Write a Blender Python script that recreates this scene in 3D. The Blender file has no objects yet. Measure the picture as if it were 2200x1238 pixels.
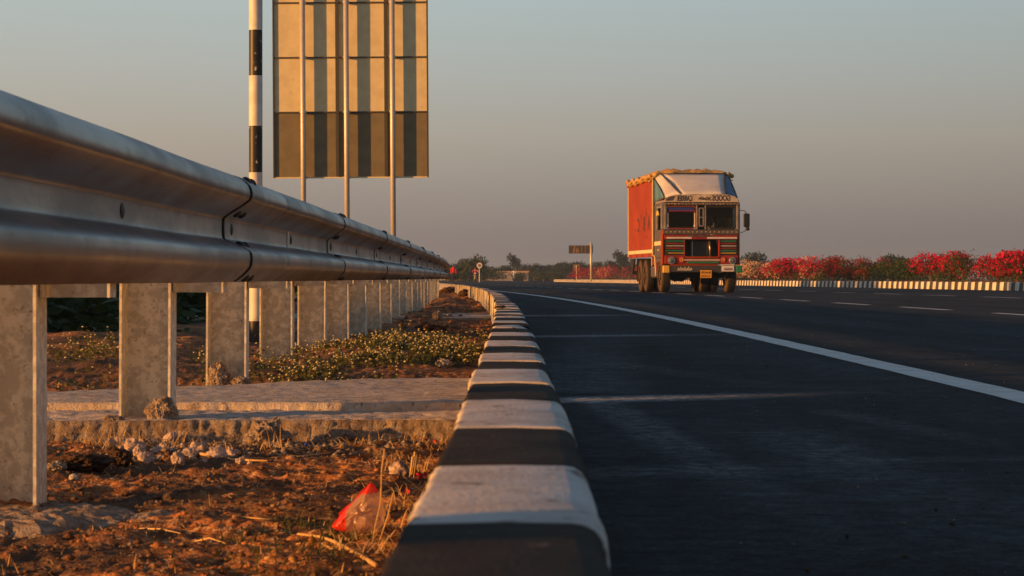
import bpy, bmesh, math, random
import numpy as np
from mathutils import Vector, Matrix, noise as mnoise

R = math.radians
SC = bpy.context.scene
COL = SC.collection
rnd = random.Random(7)
nrg = np.random.default_rng(11)

# ------------------------------------------------------------------ camera, sky, sun, exposure
F = 5200.0            # focal length in pixels of the 2200 px wide photograph
CAMZ = 0.42           # height of the lens above the road
HOR = 598.0
cam_d = bpy.data.cameras.new("camera")
cam = bpy.data.objects.new("camera", cam_d)
COL.objects.link(cam)
cam.location = (0, 0, CAMZ)
cam.rotation_euler = (R(90), 0, 0)
cam_d.sensor_width = 36.0
cam_d.lens = 36.0 * F / 2200.0
cam_d.shift_y = -(619.0 - HOR) / 2200.0
cam_d.clip_start = 0.05
cam_d.clip_end = 4000
cam_d.dof.use_dof = True
cam_d.dof.focus_distance = 12.5
cam_d.dof.aperture_fstop = 23.0
SC.camera = cam

SUN_EL, SUN_DIR = 6.6, Vector((0.915, 0.403, 0)).normalized()   # horizontal direction the light travels
world = bpy.data.worlds.new("World")
SC.world = world
world.use_nodes = True
wn, wl = world.node_tree.nodes, world.node_tree.links
wn.clear()
wout = wn.new("ShaderNodeOutputWorld")
bg = wn.new("ShaderNodeBackground")
sky = wn.new("ShaderNodeTexSky")
sky.sky_type = 'NISHITA'
sky.sun_disc = False
sky.sun_elevation = R(SUN_EL)
sky.sun_rotation = math.atan2(-SUN_DIR.x, -SUN_DIR.y)
sky.air_density = 1.0
sky.dust_density = 3.0
sky.ozone_density = 2.0
tc = wn.new("ShaderNodeTexCoord")
sep = wn.new("ShaderNodeSeparateXYZ")
wl.new(tc.outputs["Generated"], sep.inputs[0])
def wmath(op, a, b=None, c=None):
    n = wn.new("ShaderNodeMath"); n.operation = op
    for i, v in enumerate((a, b, c)):
        if v is None: continue
        if isinstance(v, (int, float)): n.inputs[i].default_value = v
        else: wl.new(v, n.inputs[i])
    return n.outputs[0]
def wramp(fac, stops):
    n = wn.new("ShaderNodeValToRGB"); e = n.color_ramp.elements
    n.color_ramp.interpolation = 'LINEAR'
    while len(e) > 1: e.remove(e[-1])
    e[0].position = stops[0][0]; e[0].color = (*stops[0][1], 1)
    for p, c in stops[1:]:
        x = e.new(p); x.color = (*c, 1)
    wl.new(fac, n.inputs[0])
    return n.outputs[0]
def wmix(fac, a, b):
    n = wn.new("ShaderNodeMix"); n.data_type = 'RGBA'
    wl.new(fac, n.inputs[0])
    for s, v in ((6, a), (7, b)):
        if isinstance(v, tuple): n.inputs[s].default_value = (*v, 1)
        else: wl.new(v, n.inputs[s])
    return n.outputs[2]
# low dusty belt of the evening sky: mauve at the horizon, grey, then blue; warmer towards the sun
elev = wmath('MULTIPLY', sep.outputs[2], 2.0)
belt = wramp(elev, [(0.0, (.215, .180, .168)), (.036, (.250, .212, .196)), (.075, (.325, .284, .247)), (.115, (.395, .360, .305)),
                    (.17, (.418, .440, .412)), (.235, (.42, .505, .505)), (.40, (.37, .47, .52)), (.8, (.27, .37, .47))])
glow = wramp(elev, [(0.0, (.78, .45, .20)), (.115, (.80, .52, .28)), (.24, (.72, .58, .42)), (.45, (.52, .53, .52)), (.8, (.30, .38, .46))])
sx = wmath('MULTIPLY', sep.outputs[0], -SUN_DIR.x)
sd = wmath('MULTIPLY_ADD', sep.outputs[1], -SUN_DIR.y, sx)
near_sun = wmath('SMOOTHSTEP' if False else 'MULTIPLY_ADD', sd, 0.72, 0.345)
near_sun.node.use_clamp = True
near_sun = wmath('POWER', near_sun, 1.4)
low = wmix(near_sun, belt, glow)
skyc = wn.new("ShaderNodeVectorMath"); skyc.operation = 'SCALE'
wl.new(sky.outputs[0], skyc.inputs[0]); skyc.inputs[3].default_value = 1.0
upf = wn.new("ShaderNodeMapRange"); upf.interpolation_type = 'SMOOTHSTEP'
wl.new(sep.outputs[2], upf.inputs[0]); upf.inputs[1].default_value = 0.14; upf.inputs[2].default_value = 0.75
SKY_STR = 0.10
lows = wn.new("ShaderNodeVectorMath"); lows.operation = 'SCALE'
wl.new(low, lows.inputs[0]); anti = wn.new("ShaderNodeMapRange"); anti.interpolation_type = 'SMOOTHSTEP'
wl.new(sd, anti.inputs[0]); anti.inputs[1].default_value = -.95; anti.inputs[2].default_value = -.32; anti.inputs[3].default_value = .44 / SKY_STR; anti.inputs[4].default_value = .635 / SKY_STR
wl.new(anti.outputs[0], lows.inputs[3])
both = wmix(upf.outputs[0], lows.outputs[0], skyc.outputs[0])
wl.new(both, bg.inputs[0]); bg.inputs[1].default_value = SKY_STR
wl.new(bg.outputs[0], wout.inputs[0])

sun_d = bpy.data.lights.new("sun", 'SUN')
sun_d.energy = 5.0
sun_d.angle = R(0.9)
sun_d.color = (1.0, 0.42, 0.085)
sun = bpy.data.objects.new("sun", sun_d)
COL.objects.link(sun)
ce = math.cos(R(SUN_EL))
sun_vec = Vector((SUN_DIR.x * ce, SUN_DIR.y * ce, -math.sin(R(SUN_EL))))
sun.rotation_euler = sun_vec.to_track_quat('-Z', 'Y').to_euler()
sun.location = (-40, -20, 12)

SC.view_settings.view_transform = 'Standard'
SC.view_settings.look = 'None'
SC.view_settings.exposure = 0.65
SC.view_settings.gamma = 1.0
SC.view_settings.use_curve_mapping = False
SC.render.engine = 'CYCLES'
SC.cycles.use_denoising = True
SC.cycles.max_bounces = 6
SC.cycles.volume_bounces = 0
SC.cycles.transparent_max_bounces = 6

# ------------------------------------------------------------------ helpers
def hash2(ix, iy, seed):
    h = (ix.astype(np.int64) * 374761393 + iy.astype(np.int64) * 668265263 + seed * 974634777) & 0xFFFFFFFF
    h = ((h ^ (h >> 13)) * 1274126177) & 0xFFFFFFFF
    h = h ^ (h >> 16)
    return (h & 0xFFFF) / 65535.0
def vnoise(x, y, seed=0):
    x = np.asarray(x, float); y = np.asarray(y, float)
    ix, iy = np.floor(x), np.floor(y)
    fx, fy = x - ix, y - iy
    fx = fx * fx * (3 - 2 * fx); fy = fy * fy * (3 - 2 * fy)
    a = hash2(ix, iy, seed); b = hash2(ix + 1, iy, seed); c = hash2(ix, iy + 1, seed); d = hash2(ix + 1, iy + 1, seed)
    return (a + (b - a) * fx) * (1 - fy) + (c + (d - c) * fx) * fy - 0.5
def fbm(x, y, seed=0, octs=4):
    t, a, f = 0, 1.0, 1.0
    for i in range(octs):
        t = t + a * vnoise(x * f, y * f, seed + i); a *= .5; f *= 2.03
    return t

def np_mesh(name, V, Fc):
    V = np.asarray(V, np.float32); Fc = np.asarray(Fc, np.int32)
    me = bpy.data.meshes.new(name)
    me.vertices.add(len(V)); me.vertices.foreach_set("co", V.ravel())
    k = Fc.shape[1]
    me.loops.add(Fc.size); me.loops.foreach_set("vertex_index", Fc.ravel())
    me.polygons.add(len(Fc)); me.polygons.foreach_set("loop_start", np.arange(0, Fc.size, k, dtype=np.int32))
    me.update(calc_edges=True)
    return me

def link(name, me, mats=None, parent=None, smooth=False):
    o = bpy.data.objects.new(name, me)
    COL.objects.link(o)
    if mats is not None and hasattr(me, 'materials'):
        for m in (mats if isinstance(mats, (list, tuple)) else [mats]): me.materials.append(m)
    if smooth:
        me.polygons.foreach_set("use_smooth", [True] * len(me.polygons))
    if parent is not None: o.parent = parent
    return o
def tag(o, label=None, cat=None, group=None, kind=None):
    if label: o["label"] = label
    if cat: o["category"] = cat
    if group: o["group"] = group
    if kind: o["kind"] = kind
    return o
def empty(name, loc, label, cat, group=None, rz=0.0):
    o = bpy.data.objects.new(name, None)
    COL.objects.link(o)
    o.empty_display_size = .2
    o.location = loc; o.rotation_euler = (0, 0, rz)
    return tag(o, label, cat, group)
def copy_tree(o, parent=None):
    c = o.copy(); COL.objects.link(c)
    if parent is not None: c.parent = parent
    for ch in list(o.children): copy_tree(ch, c)
    return c

class MB:
    """collects simple solids into one mesh"""
    def __init__(s): s.v = []; s.f = []; s.m = []
    def add(s, vs, fs, mi=0):
        b = len(s.v); s.v += [tuple(p) for p in vs]
        for f in fs: s.f.append([b + i for i in f]); s.m.append(mi)
    def box(s, x0, x1, y0, y1, z0, z1, mi=0, mat=None):
        vs = [(x, y, z) for z in (z0, z1) for y in (y0, y1) for x in (x0, x1)]
        if mat is not None: vs = [mat @ Vector(p) for p in vs]
        s.add(vs, [(0, 2, 3, 1), (4, 5, 7, 6), (0, 1, 5, 4), (2, 6, 7, 3), (0, 4, 6, 2), (1, 3, 7, 5)], mi)
    def tube(s, pts, rad, n=8, mi=0, cap=True):
        pts = [Vector(p) for p in pts]
        if isinstance(rad, (int, float)): rad = [rad] * len(pts)
        rings = []
        up = None
        for i, p in enumerate(pts):
            t = (pts[min(i + 1, len(pts) - 1)] - pts[max(i - 1, 0)]).normalized()
            if up is None:
                up = Vector((0, 0, 1)) if abs(t.z) < .9 else Vector((1, 0, 0))
            a = t.cross(up)
            if a.length < 1e-5: a = t.cross(Vector((0, 1, 0)))
            a.normalize(); b = a.cross(t).normalized(); up = b
            rings.append([p + (a * math.cos(2 * math.pi * k / n) + b * math.sin(2 * math.pi * k / n)) * rad[i] for k in range(n)])
        vs = [q for r in rings for q in r]
        fs = []
        for i in range(len(pts) - 1):
            for k in range(n):
                fs.append((i * n + k, i * n + (k + 1) % n, (i + 1) * n + (k + 1) % n, (i + 1) * n + k))
        if cap:
            fs.append(tuple(range(n - 1, -1, -1))); fs.append(tuple((len(pts) - 1) * n + k for k in range(n)))
        s.add(vs, fs, mi)
    def ball(s, c, r, nu=8, nv=5, mi=0, jit=0.0):
        rx, ry, rz = (r, r, r) if isinstance(r, (int, float)) else r
        vs = [(c[0], c[1], c[2] - rz)]
        for j in range(1, nv):
            ph = -math.pi / 2 + math.pi * j / nv
            for k in range(nu):
                th = 2 * math.pi * k / nu
                q = 1 + jit * (rnd.random() - .5)
                vs.append((c[0] + rx * q * math.cos(ph) * math.cos(th), c[1] + ry * q * math.cos(ph) * math.sin(th), c[2] + rz * q * math.sin(ph)))
        vs.append((c[0], c[1], c[2] + rz))
        fs = []
        for k in range(nu): fs.append((0, 1 + (k + 1) % nu, 1 + k))
        for j in range(nv - 2):
            for k in range(nu):
                a = 1 + j * nu
                fs.append((a + k, a + (k + 1) % nu, a + nu + (k + 1) % nu, a + nu + k))
        a = 1 + (nv - 2) * nu
        for k in range(nu): fs.append((a + k, a + (k + 1) % nu, len(vs) - 1))
        s.add(vs, fs, mi)
    def prism(s, poly, axis, a0, a1, mi=0):
        """poly: 2-D outline; axis 'y': (x,z) outline swept over y; 'x': (y,z) over x; 'z': (x,y) over z"""
        n = len(poly)
        def P(p, a): return {'y': (p[0], a, p[1]), 'x': (a, p[0], p[1]), 'z': (p[0], p[1], a)}[axis]
        vs = [P(p, a0) for p in poly] + [P(p, a1) for p in poly]
        fs = [tuple(range(n)), tuple(range(2 * n - 1, n - 1, -1))] + [(i, n + i, n + (i + 1) % n, (i + 1) % n) for i in range(n)]
        s.add(vs, fs, mi)
    def mesh(s, name, fix=True):
        me = bpy.data.meshes.new(name)
        me.from_pydata(s.v, [], s.f)
        me.polygons.foreach_set("material_index", s.m)
        if fix:
            bm = bmesh.new(); bm.from_mesh(me); bmesh.ops.recalc_face_normals(bm, faces=bm.faces); bm.to_mesh(me); bm.free()
        me.update()
        return me
    def build(s, name, mats, parent=None, smooth=False, bevel=0.0, seg=2):
        o = link(name, s.mesh(name), mats, parent, smooth)
        if bevel:
            b = o.modifiers.new("bevel", 'BEVEL'); b.width = bevel; b.segments = seg; b.limit_method = 'ANGLE'; b.angle_limit = R(40)
        return o
def box(name, parent, b, m, bevel=0.008):
    mb = MB(); mb.box(*b)
    return mb.build(name, m, parent, bevel=bevel)

# ------------------------------------------------------------------ materials
MATS = {}
def M(name, c1, c2=None, scale=8.0, rough=.7, metal=0.0, bump=0.0, bscale=60.0, spec=.35, detail=4.0, c3=None, s3=30.0, t3=(.55, .65),
      stretch=(1, 1, 1), lo=.35, hi=.65, rvar=0.0, trans=0.0, coat=0.0):
    m = bpy.data.materials.new(name); MATS[name] = m
    m.use_nodes = True
    n, l = m.node_tree.nodes, m.node_tree.links
    p = n["Principled BSDF"]
    p.inputs["Roughness"].default_value = rough
    p.inputs["Metallic"].default_value = metal
    p.inputs["Specular IOR Level"].default_value = spec
    p.inputs["Coat Weight"].default_value = coat
    p.inputs["Base Color"].default_value = (*c1, 1)
    geo = n.new("ShaderNodeNewGeometry")
    mp = n.new("ShaderNodeMapping"); mp.inputs["Scale"].default_value = stretch
    l.new(geo.outputs["Position"], mp.inputs[0])
    col = None
    def noise(sc, det=detail):
        t = n.new("ShaderNodeTexNoise"); t.inputs["Scale"].default_value = sc; t.inputs["Detail"].default_value = det
        t.inputs["Roughness"].default_value = .6
        l.new(mp.outputs[0], t.inputs["Vector"]); return t.outputs["Fac"]
    def mr(s, a, b, c=0.0, d=1.0):
        t = n.new("ShaderNodeMapRange"); t.interpolation_type = 'SMOOTHSTEP'
        l.new(s, t.inputs[0]); t.inputs[1].default_value = a; t.inputs[2].default_value = b; t.inputs[3].default_value = c; t.inputs[4].default_value = d
        return t.outputs[0]
    def mix(f, a, b):
        t = n.new("ShaderNodeMix"); t.data_type = 'RGBA'; l.new(f, t.inputs[0])
        for k, v in ((6, a), (7, b)):
            if isinstance(v, tuple): t.inputs[k].default_value = (*v, 1)
            else: l.new(v, t.inputs[k])
        return t.outputs[2]
    if c2 is not None:
        f = noise(scale)
        col = mix(mr(f, lo, hi), c1, c2)
        if rvar: l.new(mr(f, lo, hi, rough - rvar, rough + rvar), p.inputs["Roughness"])
    if c3 is not None:
        col = mix(mr(noise(s3), *t3), col if col is not None else c1, c3)
    if col is not None: l.new(col, p.inputs["Base Color"])
    if bump:
        bn = n.new("ShaderNodeBump"); bn.inputs["Strength"].default_value = bump; bn.inputs["Distance"].default_value = 1.0 / bscale
        l.new(noise(bscale, 3.0), bn.inputs["Height"]); l.new(bn.outputs[0], p.inputs["Normal"])
    if trans:
        p.inputs["Transmission Weight"].default_value = trans
    return m
def leafmat(name, c1, c2, scale=3.0, rough=.6, tr=.25):
    m = M(name, c1, c2, scale=scale, rough=rough, spec=.2)
    n, l = m.node_tree.nodes, m.node_tree.links
    p = n["Principled BSDF"]
    t = n.new("ShaderNodeBsdfTranslucent"); mx = n.new("ShaderNodeMixShader"); mx.inputs[0].default_value = tr
    src = p.inputs["Base Color"].links[0].from_socket
    l.new(src, t.inputs[0]); l.new(p.outputs[0], mx.inputs[1]); l.new(t.outputs[0], mx.inputs[2])
    l.new(mx.outputs[0], n["Material Output"].inputs[0])
    return m

soil = M("red_soil", (.55, .215, .072), (.17, .078, .038), scale=11, rough=.95, bump=1.0, bscale=170, spec=.1, lo=.30, hi=.58, c3=(.60, .36, .18), s3=55, t3=(.52, .66))
soil_far = M("dusty_soil", (.21, .10, .045), (.13, .08, .04), scale=.6, rough=.95, spec=.1, c3=(.09, .085, .035), s3=.15, t3=(.5, .62))
asphalt = M("asphalt", (.0150, .0178, .0225), (.0205, .0232, .0280), scale=1.2, rough=.85, bump=.5, bscale=260, spec=.06, c3=(.085, .083, .08), s3=300, t3=(.60, .72))
paint_line = M("road_paint", (.62, .62, .61), (.50, .50, .49), scale=7, rough=.6, bump=.25, bscale=240, c3=(.16, .16, .16), s3=150, t3=(.60, .72))
paint_old = M("worn_lane_paint", (.62, .62, .62), (.46, .46, .46), scale=9, rough=.65, bump=.25, bscale=240, c3=(.16, .16, .16), s3=90, t3=(.60, .75))
def add_patches(m, col, s, a, b, amt=.85):
    n, l = m.node_tree.nodes, m.node_tree.links
    p = n['Principled BSDF']; src = p.inputs['Base Color'].links[0].from_socket
    geo = n.new('ShaderNodeNewGeometry'); t = n.new('ShaderNodeTexNoise'); t.inputs['Scale'].default_value = s; t.inputs['Detail'].default_value = 6
    l.new(geo.outputs['Position'], t.inputs['Vector'])
    r = n.new('ShaderNodeMapRange'); r.interpolation_type = 'SMOOTHSTEP'; l.new(t.outputs['Fac'], r.inputs[0])
    for i, q in enumerate((a, b, 0, amt)): r.inputs[i + 1].default_value = q
    mx = n.new('ShaderNodeMix'); mx.data_type = 'RGBA'; l.new(r.outputs[0], mx.inputs[0]); l.new(src, mx.inputs[6]); mx.inputs[7].default_value = (*col, 1)
    l.new(mx.outputs[2], p.inputs['Base Color'])
add_patches(soil, (.085, .056, .040), 1.9, .43, .60, .82)
add_patches(paint_line, (.30, .30, .29), 3.2, .56, .74, .5)
kerb_white = M("kerb_white_paint", (.60, .575, .55), (.47, .42, .38), scale=9, rough=.75, bump=.35, bscale=170, spec=.25, c3=(.20, .15, .12), s3=26, t3=(.60, .66))
kerb_black = M("kerb_black_paint", (.020, .0165, .0145), (.036, .029, .025), scale=10, rough=.85, bump=.35, bscale=170, spec=.12, c3=(.20, .14, .10), s3=42, t3=(.66, .76))
concrete = M("rough_concrete", (.54, .47, .41), (.39, .32, .26), scale=14, rough=.9, bump=.8, bscale=160, spec=.15, c3=(.21, .15, .11), s3=46, t3=(.57, .70))
rubble = M("rubble_concrete", (.33, .27, .22), (.21, .155, .115), scale=30, rough=.95, bump=.9, bscale=220, spec=.1, c3=(.13, .085, .055), s3=90, t3=(.52, .66))
stone_m = M("brown_stone", (.17, .105, .07), (.10, .072, .055), scale=30, rough=.9, bump=.6, bscale=160, spec=.15)
dark_clod = M("dark_clod", (.09, .052, .035), (.05, .035, .028), scale=30, rough=.95, bump=.6, bscale=160, spec=.1)
galv = M("galvanised_rail", (.215, .22, .228), (.165, .168, .174), scale=5, rough=.42, metal=.86, bump=.035, bscale=30, spec=.5, rvar=.06, stretch=(1, .35, 1), c3=(.085, .078, .07), s3=26, t3=(.55, .80))
galv_post = M("galvanised_post", (.66, .63, .55), (.46, .43, .37), scale=34, rough=.62, metal=.0, bump=.12, bscale=120, spec=.4, lo=.40, hi=.58, c3=(.32, .275, .215), s3=75, t3=(.60, .68))
seam_m = M("seam_gap_shade", (.018, .017, .016), rough=.9)  # near-black colour for the shade in the gap of each beam lap
bolt_m = M("dark_bolt", (.05, .047, .044), (.03, .028, .027), scale=90, rough=.55, metal=.6)
pole_white = M("pole_white", (.66, .63, .58), (.55, .51, .46), scale=12, rough=.5, c3=(.32, .24, .17), s3=60, t3=(.68, .74))
pole_black = M("pole_black", (.022, .02, .018), (.035, .03, .026), scale=12, rough=.45, c3=(.52, .47, .40), s3=30, t3=(.635, .66))
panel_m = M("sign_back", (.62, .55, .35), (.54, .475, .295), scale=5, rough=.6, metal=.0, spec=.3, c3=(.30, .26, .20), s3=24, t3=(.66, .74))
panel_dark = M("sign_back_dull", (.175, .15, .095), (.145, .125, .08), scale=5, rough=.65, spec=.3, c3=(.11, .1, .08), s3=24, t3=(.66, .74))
steel_pole = M("steel_post", (.52, .49, .44), (.45, .42, .38), scale=20, rough=.45, metal=.3, spec=.4)
angle_m = M("dark_angle_iron", (.07, .068, .06), rough=.6, metal=.3)
leaf_dark = leafmat("bush_leaf", (.028, .055, .018), (.05, .075, .022))
leaf_far = leafmat("tree_leaf", (.020, .040, .026), (.032, .052, .032), scale=.6)
leaf_olive = leafmat("olive_leaf", (.032, .050, .016), (.05, .065, .02), scale=.6)
leaf_boug = leafmat("bougainvillea_leaf", (.03, .055, .014), (.065, .08, .02), scale=5)
bract_pink = leafmat("pink_bract", (.66, .012, .075), (.42, .006, .030), scale=6, tr=.35)
bract_red = leafmat("red_bract", (.36, .03, .022), (.22, .018, .014), scale=6, tr=.35)
bract_cream = leafmat("cream_bract", (.68, .50, .30), (.62, .34, .26), scale=6, tr=.35)
bark = M("bark", (.16, .10, .06), (.10, .07, .045), scale=12, rough=.9)
bark_pale = M("pale_bark", (.26, .17, .10), (.18, .12, .075), scale=12, rough=.9)
straw = M("straw", (.60, .40, .18), (.46, .28, .11), scale=20, rough=.7)
grass_green = leafmat("green_blade", (.05, .08, .018), (.10, .10, .03), scale=8)
cover_leaf = leafmat("cover_leaf", (.075, .095, .028), (.10, .085, .03), scale=12)
cover_flower = leafmat("cover_flower", (.62, .56, .34), (.50, .42, .22), scale=40)
cotton_m = M("cotton", (.52, .41, .37), (.34, .25, .21), scale=70, rough=1.0, bump=.5, bscale=260, spec=.05)

# ------------------------------------------------------------------ the line of the road (it bends gently to the left)
def off(y):
    y = np.asarray(y, float)
    t = np.clip(y - 6.0, 0, None)
    a = -.00043 * np.minimum(t, 69.0) ** 2
    return a + np.where(t > 69, -.0593 * (t - 69.0), 0.0)
def off_s(y): return float(off(y))
def xr(y):
    t = max(0.0, y - 8.0)
    return -.845 - .0003 * t * t
def yaw_at(y): return math.atan2(-(off_s(y + .5) - off_s(y - .5)), 1.0)
def G(px, py, z=0.0, u=None):
    """ground point seen at pixel (px, py) of the 2200 px photograph, on a surface at height z"""
    d = F * (CAMZ - z) / (py - HOR)
    return Vector(((px - 1100.0) / F * d, d, z))

# ------------------------------------------------------------------ asphalt: dusty cement stains along the wheel track and at the drains, there also painted to brighten the sun beams
def add_stains_and_beams(m, lines):
    n, l = m.node_tree.nodes, m.node_tree.links
    p = n["Principled BSDF"]
    src = p.inputs["Base Color"].links[0].from_socket
    geo = n.new("ShaderNodeNewGeometry"); s = n.new("ShaderNodeSeparateXYZ"); l.new(geo.outputs["Position"], s.inputs[0])
    def mth(op, a, b=None, c=None, clamp=False):
        t = n.new("ShaderNodeMath"); t.operation = op; t.use_clamp = clamp
        for i, v in enumerate((a, b, c)):
            if v is None: continue
            if isinstance(v, (int, float)): t.inputs[i].default_value = v
            else: l.new(v, t.inputs[i])
        return t.outputs[0]
    def mr(v, a, b, c, d):
        t = n.new("ShaderNodeMapRange"); t.interpolation_type = 'SMOOTHSTEP'; l.new(v, t.inputs[0])
        for i, q in enumerate((a, b, c, d)): t.inputs[i + 1].default_value = q
        return t.outputs[0]
    tot = None
    for (x0, y0, dx, dy, L, w, amt) in lines:
        q = math.hypot(dx, dy); dx /= q; dy /= q
        along = mth('MULTIPLY_ADD', s.outputs[0], dx, mth('MULTIPLY_ADD', s.outputs[1], dy, -(x0 * dx + y0 * dy)))
        acr = mth('ABSOLUTE', mth('MULTIPLY_ADD', s.outputs[0], -dy, mth('MULTIPLY_ADD', s.outputs[1], dx, x0 * dy - y0 * dx)))
        v = mth('MULTIPLY', mth('MULTIPLY', mr(acr, w * .25, w, amt, 0), mr(along, L * .15, L, 1, 0)), mr(along, -.25, .05, 0, 1))
        tot = v if tot is None else mth('ADD', tot, v, clamp=True)
    t = n.new("ShaderNodeTexNoise"); t.inputs["Scale"].default_value = 26; t.inputs["Detail"].default_value = 6
    l.new(geo.outputs["Position"], t.inputs["Vector"])
    tot = mth('MULTIPLY', tot, mr(t.outputs["Fac"], .35, .62, .25, 1.0))
    mx = n.new("ShaderNodeMix"); mx.data_type = 'RGBA'; l.new(tot, mx.inputs[0]); l.new(src, mx.inputs[6]); mx.inputs[7].default_value = (.40, .40, .40, 1)
    l.new(mx.outputs[2], p.inputs["Base Color"])
add_stains_and_beams(asphalt, [(.08, 8.30, .9, .36, 1.25, .24, .62), (.05, 8.45, .92, .36, 2.0, .14, .18), (.05, 17.4, .9, .42, 2.2, .4, .4), (.0, 27.0, .9, .42, 2.2, .6, .4),
                     (.30, 8.2, .055, -1, 5.0, .11, .17), (.75, 6.6, .03, -1, 3.6, .22, .07), (1.0, 7.6, .16, -1, 2.4, .10, .08), (.12, 5.2, .9, .3, .8, .2, .10), (.9, 5.6, .9, .1, .9, .12, .07), (.5, 12.0, .2, -1, 3.4, .16, .08), (.22, 9.0, .05, 1, 12, .35, .10)])
# old dark/light wheel bands: very low contrast
def add_grain(m):
    n, l = m.node_tree.nodes, m.node_tree.links
    p = n["Principled BSDF"]
    src = p.inputs["Base Color"].links[0].from_socket
    geo = n.new("ShaderNodeNewGeometry")
    def noise(s, d):
        t = n.new("ShaderNodeTexNoise"); t.inputs["Scale"].default_value = s; t.inputs["Detail"].default_value = d; t.inputs["Roughness"].default_value = .75
        l.new(geo.outputs["Position"], t.inputs["Vector"]); return t.outputs["Fac"]
    def mr(v, a, b, c, d):
        t = n.new("ShaderNodeMapRange"); l.new(v, t.inputs[0])
        for i, q in enumerate((a, b, c, d)): t.inputs[i + 1].default_value = q
        return t.outputs[0]
    g = n.new("ShaderNodeMath"); g.operation = 'MULTIPLY'
    l.new(mr(noise(16, 8), .32, .70, .30, 2.1), g.inputs[0]); l.new(mr(noise(2.2, 5), .35, .68, .75, 1.5), g.inputs[1])
    g2 = n.new("ShaderNodeMath"); g2.operation = 'MULTIPLY'; l.new(g.outputs[0], g2.inputs[0]); l.new(mr(noise(75, 3), .36, .66, .55, 1.6), g2.inputs[1]); g = g2
    sc = n.new("ShaderNodeVectorMath"); sc.operation = 'SCALE'; l.new(src, sc.inputs[0]); l.new(g.outputs[0], sc.inputs[3])
    l.new(sc.outputs[0], p.inputs["Base Color"])
def add_bands(m):
    n, l = m.node_tree.nodes, m.node_tree.links
    p = n["Principled BSDF"]
    src = p.inputs["Base Color"].links[0].from_socket
    geo = n.new("ShaderNodeNewGeometry"); mp = n.new("ShaderNodeMapping"); mp.inputs["Scale"].default_value = (1.5, .12, 1)
    l.new(geo.outputs["Position"], mp.inputs[0])
    t = n.new("ShaderNodeTexNoise"); t.inputs["Scale"].default_value = 1.0; t.inputs["Detail"].default_value = 5; l.new(mp.outputs[0], t.inputs["Vector"])
    r = n.new("ShaderNodeMapRange"); l.new(t.outputs["Fac"], r.inputs[0]); r.inputs[1].default_value = .35; r.inputs[2].default_value = .68; r.inputs[3].default_value = .72; r.inputs[4].default_value = 1.45
    sc = n.new("ShaderNodeVectorMath"); sc.operation = 'SCALE'; l.new(src, sc.inputs[0]); l.new(r.outputs[0], sc.inputs[3])
    l.new(sc.outputs[0], p.inputs["Base Color"])
add_bands(asphalt)
add_grain(asphalt)

# ------------------------------------------------------------------ ground
def sstep(a, b, x):
    t = np.clip((np.asarray(x, float) - a) / (b - a), 0, 1); return t * t * (3 - 2 * t)
def gauss(x, c, s): return np.exp(-((x - c) / s) ** 2)
def gh(x, y, fine=True):
    x = np.asarray(x, float); y = np.asarray(y, float)
    u = x - off(y)
    h = -.052 + .052 * sstep(9.1, 10.2, y)
    h = h + .085 * gauss(x, -.62, .5) * gauss(y, 12.6, 2.3)
    h = h + .10 * gauss(x, -2.4, .75) * gauss(y, 13.5, 3.0)
    h = h + .045 * gauss(x, -1.5, .35) * gauss(y, 10.6, .9)
    h = h + .10 * gauss(u, -.55, .3) * gauss(y, 38, 5) + .07 * gauss(u, -.75, .4) * gauss(y, 24, 3)
    h = h + .025 * sstep(-.30, -.10, u) * sstep(9.0, 12, y)
    h = h - .035 * gauss(x, -.95, .35) * gauss(y, 4.6, .8)
    h = h - 1.5 * sstep(-3.0, -7.0, u)
    if fine:
        near = 1 - sstep(6.6, 7.2, y) * (1 - sstep(9.0, 9.6, y))
        h = h + near * (.030 * fbm(x * 2.2, y * 2.2, 3, 3) + .022 * fbm(x * 8, y * 8, 9, 4) + .012 * fbm(x * 30, y * 30, 17, 3) * (1 - .6 * sstep(8, 20, y)) + .007 * fbm(x * 75, y * 75, 27, 2) * (1 - sstep(9, 12, y)))
    return h
def gz(x, y): return float(gh(np.array([x]), np.array([y]))[0])

# far ground: one sheet out to the horizon, following the road
def strip(name, us, ys, zfun, mats, xoff=off, kind='structure', parent=None, smooth=True):
    us = np.asarray(us, float); ys = np.asarray(ys, float)
    U, Y = np.meshgrid(us, ys)
    X = U + xoff(Y)
    Z = zfun(U, Y, X)
    V = np.stack([X, Y, Z], -1).reshape(-1, 3)
    nx, ny = len(us), len(ys)
    i = np.arange((nx - 1) * (ny - 1)); a = i // (nx - 1) * nx + i % (nx - 1)
    Fc = np.stack([a, a + 1, a + nx + 1, a + nx], -1)
    o = link(name, np_mesh(name, V, Fc), mats, parent, smooth)
    if kind: o["kind"] = kind
    return o
ys_far = np.concatenate([np.linspace(-75, 0, 12), np.geomspace(2, 1200, 90)])
us_far = np.array([-650, -300, -120, -60, -30, -18, -12, -9, -7, -5.5, -4.2, -3.2, -2.4, -1.2, -.12, 0.02, 10, 19.0, 19.6, 23.2, 23.6, 33, 43, 60, 120, 300, 650.])
def zfar(U, Y, X):
    z = np.where(U < -3.1, -.06 - 1.5 * sstep(-3.0, -7.0, U), -.06)
    inner = (U > -3.3) & (U < -.1) & (Y > 1.0) & (Y < 92)
    z = np.where(inner, -.30, z)
    z = np.where((U < -3.3) & (U > -5), z - .12, z)
    z = np.where(U > 0, -.12, z)
    z = np.where(U > 45, -.15, z)
    z = z + np.where((U < -20), .5 * fbm(X * .02, Y * .02, 5, 3), 0)
    return z
ground = strip("ground", us_far, ys_far, zfar, soil_far)

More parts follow.
